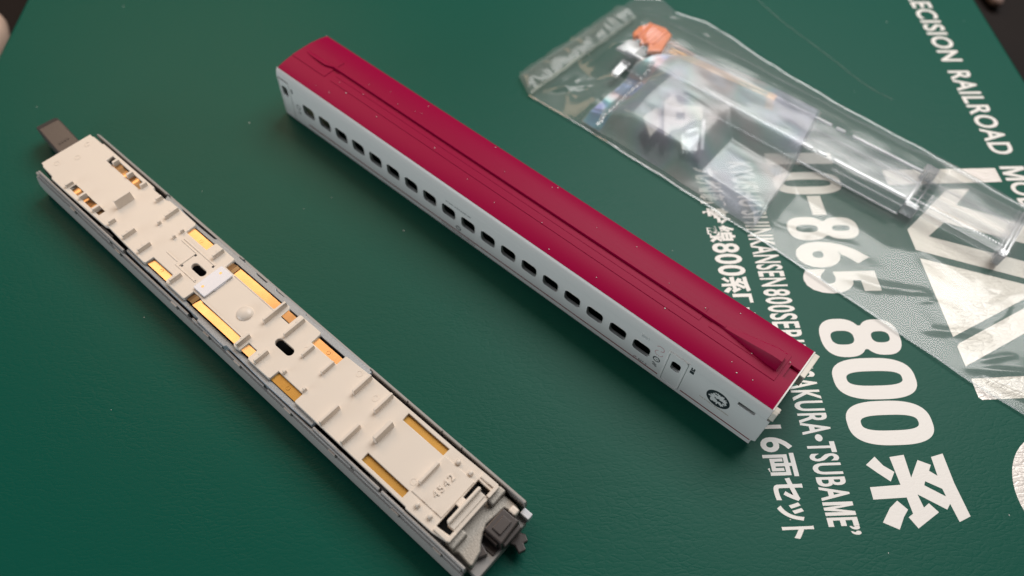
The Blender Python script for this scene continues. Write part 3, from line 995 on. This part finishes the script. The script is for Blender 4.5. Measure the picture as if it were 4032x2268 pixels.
# die-cast frame under the plate
def frame_poly(side):
    if side > 0:
        e = [(-40.3, 8.55), (-34.0, 8.35), (-33.6, 8.05), (-26.5, 7.75), (-20.5, 7.9), (-19.8, 8.4), (-5.2, 8.45), (-4.8, 8.1), (-1.2, 8.1), (-0.8, 8.7), (1.8, 8.7), (2.2, 8.2), (5.0, 8.3), (5.4, 8.6), (12.2, 8.7), (12.6, 8.4), (16.2, 8.4), (16.6, 8.65), (25.7, 8.6), (34.2, 8.4)]
    else:
        e = [(-33.0, -8.2), (-27.5, -8.25), (-10.0, -8.3), (-4.9, -8.35), (-4.5, -8.9), (5.2, -9.0), (5.6, -8.5), (10.8, -8.6), (18.5, -8.8), (27.5, -8.7), (34.0, -8.6)]
    return e


poly = frame_poly(-1) + list(reversed(frame_poly(1)))
me = flat('frame', [poly, list(reversed([(-31, -7.25), (31.5, -7.4), (31.5, 7.0), (-31, 6.9)]))], 4.6, 0.12)
link('cast_frame', me, 'cast', ch, (0, 0, 6.75))
cp(MB().box(-71.5, 71.5, -7.5, 7.2, 2.0, 4.2), 'underframe', 'under')
cp(MB().box(-71, -41.5, -7.3, 7.2, 4.3, 8.4), 'floor_block', 'under')
cp(MB().box(36, 46.0, -7.3, 7.2, 4.3, 8.4), 'floor_block', 'under')
cp(MB().box(61, 66.5, -7.3, 7.2, 4.3, 8.4), 'floor_block', 'under')
# right hand end casting
me = flat('end_casting', [[(71.0, -7.6), (73.2, -7.6), (74.2, -6.9), (77.6, -7.3), (78.0, -6.8), (77.3, -3.8), (76.0, -2.2), (74.6, 0.8), (75.2, 5.5), (77.5, 5.9), (77.8, 7.2), (76.6, 7.6), (71.0, 7.6)]], 2.2, 0.3)
link('end_casting', me, 'castdark', ch, (0, 0, 6.2))
for t0, t1 in ((3.9, 8.0), (-7.6, -3.3)):
    cp(MB().box(71.7, 73.5, t0, t1, 6.4, 9.0), 'casting_lug', 'castdark', bevel=0.45, seg=3)
cp(MB().box(76.2, 78.0, 5.3, 6.9, 6.6, 8.6), 'casting_lug', 'cream', bevel=0.4, seg=3)
cp(MB().box(71.0, 80.0, -7.6, 7.0, 2.2, 4.9), 'end_floor', 'skirt', bevel=0.2)
cp(MB().box(78.0, 80.2, 7.0, 8.5, 4.4, 6.6), 'end_tab', 'milky', bevel=0.2)

# side skirts: lower bulging band plus an upper band broken by cut-outs
def skirt(side):
    sg = 1 if side > 0 else -1
    lower = [(8.95, 6.9), (9.55, 6.75), (9.75, 6.2), (10.1, 4.0), (10.05, 2.0), (9.7, 0.5), (9.0, 0.35), (9.0, 2.0), (8.9, 6.0)]
    mb = MB().sweep_x([(sg * y, z) for y, z in lower], [-72.5, -30, 10, 50, 77.5])
    root = cp(mb, 'side_skirt', 'skirt', smooth=30)
    rail = [(8.7, 6.9), (9.25, 7.0), (9.3, 8.1), (9.0, 8.3), (8.75, 8.2)]
    segs = [(-72.2, -39.0), (-37.8, -8.0), (-6.4, 4.6), (6.0, 19.0), (20.2, 46.5), (47.5, 77.0)] if sg < 0 else [(-72.2, -41.0), (-12.5, -11), (33, 77.5)]
    for a, b in segs:
        cp(MB().sweep_x([(sg * y, z) for y, z in rail], [a, b]), 'skirt_rail', 'skirt', root, bevel=0.1)
    top = [(8.25, 6.0), (8.85, 6.0), (8.9, 9.1), (8.6, 9.35), (8.3, 9.2)]
    segs = [(-71.6, -40.6), (34.4, 45.0), (45.4, 55.2), (55.5, 60.8), (61.1, 78.0)] if sg > 0 else [(-71.0, -33.5), (34.6, 54.4), (55.0, 77.6)]
    for a, b in segs:
        n = 4
        cp(MB().sweep_x([(sg * y, z) for y, z in top], [a, b]), 'skirt_lip', 'skirt', root, bevel=0.15, seg=2)
    return root


skirt(1)
skirt(-1)
cp(MB().box(-38, 70, -9.0, -8.3, 1.0, 5.5), 'inner_skirt', 'under')
cp(MB().box(-71, 76, 8.3, 8.9, 1.0, 6.0), 'inner_skirt', 'under')
cp(MB().box(-60, -44, -6.2, 6.2, 0.05, 2.1).box(46, 62, -6.2, 6.2, 0.05, 2.1), 'bogie', 'under', bevel=0.4)

for s_ in (-56.0, -36.5, -14.0, -2.0, 9.0, 26.0, 40.0, 58.5, 70.0):
    cp(MB().box(s_, s_ + 2.2, -9.75, -9.0, 6.7, 8.0), 'skirt_clip', 'skirt', bevel=0.15)
for s_ in (-66.0, -44.0, -24.0, 20.0, 51.0, 66.0):
    cp(MB().box(s_, s_ + 5.0, -8.3, -7.75, 6.2, 9.0), 'skirt_bracket', 'under', bevel=0.1)
# right coupler
mb = MB()
mb.hexa([(74.9, -0.7, 4.2), (80.0, -0.7, 4.2), (79.7, 5.6, 4.2), (74.9, 5.3, 4.2)], [(75.1, -0.5, 8.6), (79.6, -0.4, 8.3), (79.2, 5.2, 8.3), (75.2, 5.0, 8.6)])
cpl = cp(mb, 'coupler', 'coupler', bevel=0.25, seg=2)
mb = MB()
mb.prism([(79.0, 1.2), (81.0, 2.2), (82.6, 1.6), (83.2, 3.0), (82.0, 3.7), (82.4, 4.6), (81.2, 5.3), (79.3, 4.6)], 2.0, 3.6)
cp(mb, 'coupler_hook', 'coupler', cpl, bevel=0.2)
cp(MB().box(75.0, 79.4, -2.6, -0.4, 3.2, 5.2), 'coupler_arm', 'coupler', cpl, bevel=0.2)
cp(MB().box(75.6, 78.9, -1.1, -0.45, 5.0, 7.4), 'coupler_ear', 'coupler', cpl, bevel=0.15)
cp(MB().box(76.2, 78.4, 0.6, 4.0, 8.4, 8.85), 'coupler_cap', 'coupler', cpl, bevel=0.15)
cp(MB().box(79.3, 80.3, 0.0, 5.0, 4.6, 7.0), 'coupler_face', 'coupler', cpl, bevel=0.2)
cp(MB().prism([(74.4, -4.6), (77.4, -5.6), (78.6, -3.2), (76.2, -2.4)], 4.8, 6.6), 'spring_cover', 'coupler', cpl, bevel=0.2)
# left drawbar
a = empty('drawbar_pivot', (0, 0, 0))
bpy.data.objects.remove(a)
mb = MB()
w0, w1 = 3.2, 3.0
ax = Vector((-90.3, 2.6)) - Vector((-67.0, 0.9))
axn = ax.normalized()
pn = Vector((-axn.y, axn.x))
secs = []
for d_, zt, zb, w in ((0, 7.4, 2.6, 3.1), (8.0, 7.5, 2.6, 3.1), (16.0, 7.9, 2.7, 3.05), (18.6, 8.0, 2.8, 3.0), (20.6, 7.4, 2.9, 2.95), (22.2, 6.3, 3.0, 2.8), (23.4, 4.9, 3.1, 2.5)):
    c = Vector((-67.0, 0.9)) + axn * d_
    l, r = c + pn * w, c - pn * w
    secs.append([(l.x, l.y, zb), (r.x, r.y, zb), (r.x, r.y, zt), (l.x, l.y, zt)])
vs = [p for s in secs for p in s]
fs = [(k * 4 + i, k * 4 + (i + 1) % 4, (k + 1) * 4 + (i + 1) % 4, (k + 1) * 4 + i) for k in range(len(secs) - 1) for i in range(4)]
fs += [(0, 1, 2, 3), tuple(reversed(range(len(vs) - 4, len(vs))))]
dbar = cp(MB().add(vs, fs), 'drawbar', 'coupler', bevel=0.45, seg=3)
for d_ in (-1.3, -0.5, 0.3, 1.1):
    MB().box(-78.0 - 0.1 * d_, -77.3, 1.5 + d_, 1.95 + d_, 7.4, 7.75).build('raised_mark', 'coupler', dbar, bevel=0.05)

# ------------------------------------------------------------------ clear bag and what is in it
def lerp(pts, x):
    if x <= pts[0][0]:
        return pts[0][1]
    for (a, b), (c, d) in zip(pts, pts[1:]):
        if x <= c:
            return b + (d - b) * (x - a) / (c - a)
    return pts[-1][1]


BLO = [(40.0, 56.5), (48.0, 52.0), (67, 52.3), (104, 51.6), (130, 50.7), (152, 49.5), (173, 48.1), (188, 47.0), (215, 47.2)]
BHI = [(40.0, 57.2), (41.6, 81.0), (43.2, 105.5), (43.8, 112.5), (51, 118.3), (59, 115.6), (69, 118.3), (82, 116.8), (94, 114.4), (125, 112.0), (149, 111.6), (178, 109.7), (215, 108.2)]


def sst(e0, e1, x):
    t = max(0.0, min(1.0, (x - e0) / (e1 - e0)))
    return t * t * (3 - 2 * t)


def hump(x, y, x0, x1, y0, y1, h, fall):
    dx = max(x0 - x, 0, x - x1)
    dy = max(y0 - y, 0, y - y1)
    d = math.hypot(dx, dy)
    t = max(0.0, 1 - d / fall)
    return h * t * t * (3 - 2 * t) if t < 1 else h


def bag_height(x, y):
    b = 0.5
    z = max(hump(x, y, 58, 152, 83.0, 98.0, 7.0, 14), hump(x, y, 150, 179, 84.5, 103.5, 5.6, 10), hump(x, y, 79, 96, 60, 80, 7.0, 14), hump(x, y, 66, 122, 54, 104, 2.4, 8))
    return b + z


def crease(x, y, s, seed):
    p = Vector((x * s, y * s * 1.7, seed))
    return 1 - abs(noise.noise(p)) * 2


def film_grid(x0, x1, lo, hi, zf, step=0.6):
    nx = int((x1 - x0) / step)
    ny = int(72 / step)
    vs, fs = [], []
    for i in range(nx + 1):
        x = x0 + (x1 - x0) * i / nx
        a, b = lo(x), hi(x)
        for j in range(ny + 1):
            y = a + (b - a) * j / ny
            vs.append((x, y, zf(x, y, j / ny)))
    for i in range(nx):
        for j in range(ny):
            k = i * (ny + 1) + j
            fs.append((k, k + 1, k + ny + 2, k + ny + 1))
    me = bpy.data.meshes.new('film')
    me.from_pydata([(a * MM, b * MM, c * MM) for a, b, c in vs], [], fs)
    me.shade_smooth()
    return me


FOLDS = [(50, 56, 66, 78, 0.9, 2.2), (51, 62, 78, 60, 0.7, 2.0), (52, 72, 63, 88, 0.8, 1.8), (54, 96, 66, 84, 0.8, 1.8), (56, 104, 60, 116, 0.9, 2.0), (66, 100, 74, 117, 1.0, 2.4),
         (76, 101, 80, 115, 0.8, 2.0), (60, 100.5, 120, 102.5, 0.8, 2.0), (90, 104, 128, 110, 0.7, 2.2), (120, 103, 176, 106.5, 0.7, 1.8), (98, 57, 124, 54, 0.6, 1.6), (126, 56, 150, 66, 0.5, 2.0),
         (150, 53, 170, 64, 0.8, 2.4), (172, 52, 186, 62, 0.9, 2.0), (180, 70, 186, 86, 0.7, 2.2), (184, 49, 200, 60, 1.0, 1.6), (188, 50, 206, 52, 1.2, 1.2), (140, 74, 165, 78, 0.5, 2.5), (160, 80, 182, 74, 0.5, 2.0), (196, 66, 206, 90, 0.8, 2.2)]
fr_ = random.Random(5)
for k in range(34):
    fx, fy = fr_.uniform(50, 205), fr_.choice((fr_.uniform(49, 60), fr_.uniform(102, 113), fr_.uniform(55, 108)))
    fa, fl = fr_.uniform(0, 3.14), fr_.uniform(5, 13)
    FOLDS.append((fx, fy, fx + fl * math.cos(fa), fy + fl * math.sin(fa), fr_.uniform(0.25, 0.6), fr_.uniform(0.8, 1.5)))


def top_z(x, y, v):
    e = min(1.0, min(v, 1 - v) * 9) * sst(40, 52, x)
    z = bag_height(x, y)
    rad = math.atan2(y - 70, x - 50)
    w = 0.55 * noise.noise(Vector((x * .07, y * .09, 2.0))) + 0.22 * noise.noise(Vector((x * .16, y * .2, 5.0)))
    wob = 1.6 * noise.noise(Vector((x * .08, y * .08, 11.0)))
    for x0, y0, x1, y1, h, wd in FOLDS:
        dx, dy = x1 - x0, y1 - y0
        ln = math.hypot(dx, dy)
        t = ((x - x0) * dx + (y - y0) * dy) / (ln * ln)
        if -0.1 < t < 1.1:
            dd = abs((x - x0) * dy - (y - y0) * dx) / ln + 0.0
            dd = abs(((x - x0) * dy - (y - y0) * dx) / ln + wob * math.sin(t * math.pi))
            fade = max(0.0, math.sin(min(1, max(0, t)) * math.pi)) ** 0.6
            w += h * fade * max(0.0, 1 - dd / wd) ** 1.6
    return 0.5 + max(0.0, z - 0.45) * e + (0.35 + 0.65 * e) * w * 0.8 + 0.75 * e


def low_z(x, y, v):
    return 0.12 + 0.10 * (1 + noise.noise(Vector((x * .12, y * .12, 7.0))))


bag = empty('plastic_bag', (125, 82, 0))
tag(bag, 'clear crinkled plastic bag of spare parts lying across the white print', 'bag')
BOFF = (-125, -82, 0)
link('bag_film', film_grid(40.0, 215.0, lambda x: lerp(BLO, x), lambda x: lerp(BHI, x), top_z), 'film', bag, BOFF)
link('bag_film', film_grid(40.0, 215.0, lambda x: lerp(BLO, x) + .2, lambda x: lerp(BHI, x) - .2, low_z, 2.5), 'filmlow', bag, BOFF)


def flap_edge(y):
    return 48.1 + 2.4 * (y - 52) / 51.0


def flap():
    vs, fs = [], []
    ny, nx = 60, 10
    for j in range(ny + 1):
        y = 52.6 + (104.0 - 52.6) * j / ny
        xl = 40.0 + 3.3 * (y - 56.5) / 49.5 + (max(0, 56.5 - y) * 1.7)
        xr = flap_edge(y)
        for i in range(nx + 1):
            x = xl + (xr - xl) * i / nx
            z = 1.5 + 0.9 * math.sin(i / nx * math.pi) + 0.5 * max(0, crease(x, y, 0.2, 5.5)) + 0.5 * noise.noise(Vector((x * .2, y * .2, 4)))
            vs.append((x, y, z))
    for j in range(ny):
        for i in range(nx):
            k = j * (nx + 1) + i
            fs.append((k, k + 1, k + nx + 2, k + nx + 1))
    me = bpy.data.meshes.new('flap')
    me.from_pydata([(a * MM, b * MM, c * MM) for a, b, c in vs], [], fs)
    me.shade_smooth()
    return me


link('bag_flap', flap(), 'flap', bag, BOFF)
mb = MB()
seamp = []
for j in range(41):
    y = 52.4 + 51.4 * j / 40
    seamp.append((flap_edge(y) + 0.5 * noise.noise(Vector((0, y * .2, 1))), y, 1.9))
for (xa, ya, za), (xb, yb, zb) in zip(seamp, seamp[1:]):
    mb.hexa([(xa - .35, ya, za), (xb - .35, yb, zb), (xb + .55, yb, zb - .5), (xa + .55, ya, za - .5)], [(xa - .25, ya, za + .12), (xb - .25, yb, zb + .12), (xb + .45, yb, zb - .38), (xa + .45, ya, za - .38)])
mb.build('bag_seam', 'flap', bag, BOFF)

for pts, nm in ((BLO[1:], 'lower'), (BHI[3:], 'upper')):
    mb = MB()
    xs = [pts[0][0] + (212 - pts[0][0]) * i / 90 for i in range(91)]
    ee = [(x, lerp(pts, x) + 0.25 * noise.noise(Vector((x * .15, 3, 1)))) for x in xs]
    for (xa, ya), (xb, yb) in zip(ee, ee[1:]):
        za, zb = (0.6 + 0.35 * noise.noise(Vector((x * .12, 9, 4))) for x in (xa, xb))
        mb.hexa([(xa, ya - .18, za), (xb, yb - .18, zb), (xb, yb + .3, zb + .1), (xa, ya + .3, za + .1)], [(xa, ya - .18, za + .07), (xb, yb - .18, zb + .07), (xb, yb + .3, zb + .17), (xa, ya + .3, za + .17)])
    mb.build('bag_edge', 'filmedge', bag, BOFF)

# inner pouch
PLO = [(66.5, 53.6), (104, 53.2), (125, 52.6)]
PHI = [(66.5, 84.0), (70, 92), (80, 101), (100, 104), (118, 104.5), (120, 92), (123, 76), (125, 54)]
pouch = empty('small_pouch', (95, 78, 0))
tag(pouch, 'small milky iridescent pouch inside the clear bag around the white bracket', 'pouch')
POFF = (-95, -78, 0)


def pz(x, y, v):
    e = min(1.0, min(v, 1 - v) * 8)
    z = max(0.4, bag_height(x, y) - 0.62) * (0.4 + 0.6 * e)
    return z + 0.25 * max(0, crease(x, y, 0.1, 21.0)) * e


link('pouch_film', film_grid(66.5, 125.0, lambda x: lerp(PLO, x), lambda x: lerp(PHI, x), pz, 1.0), 'pouch', pouch, POFF)
me = film_grid(66.8, 73.0, lambda x: lerp(PLO, x) + .3, lambda x: lerp(PHI, x) - 1.0, lambda x, y, v: pz(x, y, v) + .12 + .1 * noise.noise(Vector((x * .5, y * .5, 3))), 0.9)
link('pouch_seal', me, 'seal', pouch, POFF)
mb = MB()
for i in range(22):
    y = 54.6 + i * 1.32
    x = 71.6 + 0.3 * math.sin(i * 2.1) - 0.03 * i
    z = pz(x, y, 0.5) + 0.2
    mb.lathe(x, y, [(0.6, z - .1), (0.5, z + .22), (0.2, z + .36)], 8)
mb.build('pouch_bead', 'clearedge', pouch, POFF, smooth=60)

# clear glazing channel
cg = empty('clear_glazing_strip', (108, 90, 0), math.radians(1.4))
tag(cg, 'long clear plastic window strip with glint-whitened rails inside the bag', 'model part')


def cgb(mb, name, m, par=None, **k):
    return mb.build(name, m, par or cg, **k)


def rel(x):
    return x - 108.0


for a, b in ((60.5, 123.9), (125.2, 128.1), (130.2, 151.2)):
    for t0 in (-6.4, 5.7):
        cgb(MB().box(rel(a), rel(b), t0 - .1, t0 + 0.85, 5.4, 6.2), 'rail', 'glint', bevel=0.3, seg=3)
cgb(MB().box(rel(60.5), rel(152), -5.6, 5.6, 4.5, 5.2), 'web', 'clear', bevel=0.1)
for sg in (-1, 1):
    mb = MB()
    mb.hexa([(rel(60.5), sg * 7.2, 0.5), (rel(152), sg * 7.2, 0.5), (rel(152), sg * 6.4, 0.5), (rel(60.5), sg * 6.4, 0.5)],
            [(rel(60.5), sg * 6.3, 5.4), (rel(152), sg * 6.3, 5.4), (rel(152), sg * 5.6, 5.4), (rel(60.5), sg * 5.6, 5.4)])
    cgb(mb, 'side', 'clear', bevel=0.1)
    cgb(MB().box(rel(60.5), rel(152), sg * 7.35 - .25, sg * 7.35 + .25, 0.4, 0.8), 'rail', 'clearedge', bevel=0.1)
for k in range(46):
    x = 131 + k * 0.45
    cgb(MB().box(rel(x), rel(x) + .16, -7.0, -6.3, 3.0, 3.4), 'tooth', 'clearedge')
for t in (-2.2, 2.4):
    cgb(MB().box(rel(62), rel(150), t, t + .4, 5.15, 5.5), 'rib', 'clear', bevel=0.05)
# second clear piece with teeth
cl = empty('clear_lamp_frame', (165, 94, 0), math.radians(1.0))
tag(cl, 'short clear plastic frame with toothed bars near the corner of the bag', 'model part')
mb = MB()
for t in (-8.8, -6.4, -2.2, 2.6, 4.8, 8.2):
    o = MB().box(-12.5, 13.2, t, t + .9, 2.2, 4.2).build('bar', 'clear', cl, bevel=0.12)
    if t in (-6.4, 2.6):
        for k in range(30):
            MB().box(-11.8 + k * .82, -11.5 + k * .82, t + .1, t + .8, 4.15, 4.5).build('tooth', 'clearedge', o)
for x in (-13.4, -11.0, 11.5, 12.6, 13.6):
    MB().box(x, x + .7, -9.0, 9.0, 1.6, 4.6).build('crossbar', 'clearedge' if abs(x) > 12 else 'clear', cl, bevel=0.12)
MB().box(-13.4, -9.5, -9.4, -7.0, 0.6, 4.2).build('corner_block', 'clearedge', cl, bevel=0.3)
MB().box(-14.2, -10.5, 6.2, 9.2, 0.6, 4.4).build('corner_block', 'clearedge', cl, bevel=0.3)
MB().box(12.2, 14.2, -9.6, -6.6, 0.6, 4.4).build('corner_block', 'clearedge', cl, bevel=0.3)

# orange lens with its pale tail
ol = empty('orange_lens', (64, 92, 0), math.radians(2))
tag(ol, 'bright orange translucent lens at the far end of the bagged strip', 'lens')
mb = MB()
mb.prism([(-6.2, -1.6), (-4.4, -3.4), (-3.2, -1.4), (-1.4, -4.6), (0.2, -2.4), (2.2, -6.0), (5.6, -3.4), (4.6, 1.0), (3.8, 5.6), (0.6, 7.2), (-4.2, 6.4), (-6.4, 2.4)], 5.4, 6.9)
mb.build('lens_block', 'amber', ol, bevel=0.5, seg=3)
for k in range(5):
    MB().box(-4.6 + k * 1.5, -3.9 + k * 1.5, -2.6 - (k % 2) * .8, 5.8, 6.8, 7.3).build('lens_rib', 'amber', ol, bevel=0.2)
MB().prism([(4.4, -3.2), (22.0, -1.2), (22.0, 0.6), (4.4, 5.0)], 5.9, 6.4).build('pale_tail', 'pale_amber', ol, bevel=0.15)
MB().prism([(-7.0, -9.6), (-1.0, -9.4), (-1.0, -2.8), (-5.6, -2.6)], 4.6, 5.6).build('clear_foot', 'clearedge', ol, bevel=0.3)
MB().prism([(-3.0, -17.6), (-0.4, -18), (-0.4, -10), (-3.6, -10)], 2.4, 3.4).build('clear_foot', 'clearedge', ol, bevel=0.3)

# copper leads
cs = empty('copper_lead', (88, 93, 0), math.radians(5))
tag(cs, 'thin copper lead with a bent end lying beside the orange lens', 'contact')
for t in (-0.9, 0.5):
    MB().box(-17, 16.2, t, t + .45, 6.35, 6.6).build('wire_strip', 'copper', cs)
mb = MB()
mb.hexa([(15.6, -1.2, 6.3), (18.2, -1.2, 6.3), (18.2, 1.3, 6.3), (15.6, 1.3, 6.3)], [(15.6, -1.2, 6.55), (18.2, -1.2, 6.55), (18.2, 1.3, 6.55), (15.6, 1.3, 6.55)])
mb.hexa([(17.2, -4.2, 5.0), (19.6, -4.0, 5.0), (18.2, -1.2, 6.3), (15.8, -1.2, 6.3)], [(17.2, -4.2, 5.25), (19.6, -4.0, 5.25), (18.2, -1.2, 6.55), (15.8, -1.2, 6.55)])
mb.build('bent_end', 'copper', cs)

# white bracket in the pouch
wb = empty('white_bracket', (88, 70, 0))
tag(wb, 'white plastic bracket with a square hole inside the milky pouch', 'bracket')


def W(p):
    return (p[0] - 88, p[1] - 70)


face = [W(p) for p in ((82.2, 72.5), (91.2, 79.0), (94.2, 74.8), (92.0, 71.7), (91.4, 67.3), (89.6, 64.3), (90.5, 62.7), (89.6, 61.6), (87.2, 65.0))]
hole = [W(p) for p in ((86.8, 71.8), (88.7, 73.6), (90.4, 71.0), (88.6, 69.2))]
link('face', flat('face', [face, list(reversed(hole))], 1.0, 0.12), 'whiteraw', wb, (0, 0, 4.2))
MB().prism([W(p) for p in ((94.0, 74.6), (94.9, 75.0), (100.9, 64.6), (100.1, 64.0))], 1.0, 4.6).build('side', 'milky', wb, bevel=0.1)
MB().prism([W(p) for p in ((80.4, 64.2), (81.4, 70.3), (86.4, 64.0), (86.6, 58.8))], 3.2, 4.4).build('wing', 'whiteraw', wb, bevel=0.15)
MB().prism([W(p) for p in ((81.3, 72.9), (81.7, 78.5), (85.6, 75.4))], 3.2, 4.3).build('wing', 'whiteraw', wb, bevel=0.15)
MB().prism([W(p) for p in ((82.0, 71.8), (87.0, 64.8), (86.0, 63.8), (81.4, 70.6))], 1.2, 3.4).build('dark_clip', 'skirt', wb, bevel=0.15)
MB().prism([W(p) for p in ((91.6, 67.4), (94.2, 74.4), (99.6, 65.0), (95.6, 62.2))], 1.2, 2.6).build('clear_lens', 'clearedge', wb, bevel=0.3)
MB().prism([W(p) for p in ((92.4, 68.2), (94.4, 72.0), (95.4, 71.2), (93.4, 67.4))], 2.7, 4.0).build('clear_lens', 'clearedge', wb, bevel=0.3)

# ------------------------------------------------------------------ things beside the case, dust
def blob(name, secs, m, label, cat, loc, rz):
    """tapered rounded body from elliptical sections (x, ry, rz, zc)"""
    n = 20
    vs, fs = [], []
    for x, ry, rz_, zc in secs:
        for i in range(n):
            a = 2 * math.pi * i / n
            vs.append((x, ry * math.cos(a), zc + rz_ * math.sin(a)))
    for k in range(len(secs) - 1):
        for i in range(n):
            j = (i + 1) % n
            fs.append((k * n + i, k * n + j, (k + 1) * n + j, (k + 1) * n + i))
    fs += [tuple(range(n)), tuple(reversed(range((len(secs) - 1) * n, len(secs) * n)))]
    me = MB().add(vs, fs).mesh(name)
    me.shade_smooth()
    o = link(name, me, m, None, loc)
    o.rotation_euler = (0, 0, rz)
    return tag(o, label, cat)


dvec = Vector((math.cos(TH), math.sin(TH), 0))
nvec = Vector((-dvec.y, dvec.x, 0))


def cw(u, v, z):
    p = dvec * u + nvec * v
    return (p.x, p.y, z)


blob('paper_wad', [(-46, 2, 2, 9), (-42, 9, 8, 10), (-30, 15, 12, 13), (-12, 17, 15, 16), (8, 16, 14, 15), (24, 13, 11, 12), (34, 8, 8, 9), (38, 3, 3, 8)], 'pink', 'blurred pale pink crumpled paper on the dark table at the far left corner', 'paper', cw(-32, -125, TABLE_Z), TH)
blob('beige_stick', [(-30, 1, 1, 3), (-28, 3, 2.6, 3), (-10, 3.4, 3, 3.2), (10, 3.2, 3, 3.2), (16, 2.6, 2.4, 3), (18, 1, 1, 3)], 'pipe', 'blurred beige stick on the dark table at the far right corner', 'stick', cw(-110, 272, TABLE_Z), TH)

# lint on case and roof
mb = MB()
rnd = random.Random(11)
for k in range(60):
    u, v = rnd.uniform(-130, 150), rnd.uniform(-80, 220)
    p = dvec * u + nvec * v
    r = rnd.uniform(0.05, 0.14) * (1.6 if rnd.random() < .08 else 1)
    a = rnd.uniform(0, 3.14)
    ln = r * rnd.uniform(1, 3.2)
    c_, s_ = math.cos(a), math.sin(a)
    q = [(p.x + c_ * dx * ln - s_ * dy * r, p.y + s_ * dx * ln + c_ * dy * r) for dx, dy in ((-1, -.3), (.2, -1), (1, .2), (-.1, .8))]
    mb.prism(q, 0.03, 0.05 + r * 0.6)
for k in range(38):
    x, y = rnd.uniform(8, 153), rnd.uniform(1.0, 17.4)
    r = rnd.uniform(0.05, 0.13)
    z = roofz(y) + (0.3 if 5.5 < y < 13 else 0.05)
    q = [(x + dx * r * rnd.uniform(.6, 1.8), y + dy * r) for dx, dy in ((-1, -.3), (.2, -1), (1, .2), (-.1, .8))]
    mb.prism(q, z - .05, z + r)
hair = [(70, 145.0), (75.3, 141.8), (82, 138.9), (89.5, 136.4), (100, 133.6), (111.1, 130.4), (118, 128.1), (123.4, 126.9), (127.5, 126.5), (131.6, 126.6)]
for (xa, ya), (xb, yb) in zip(hair, hair[1:]):
    mb.hexa([(xa, ya - .015, .05), (xb, yb - .015, .05), (xb, yb + .015, .05), (xa, ya + .015, .05)], [(xa, ya - .015, .09), (xb, yb - .015, .09), (xb, yb + .015, .09), (xa, ya + .015, .09)])
tag(mb.build('dust', 'lint'), 'tiny pale dust specks scattered over the green case and red roof', 'dust', kind='stuff')
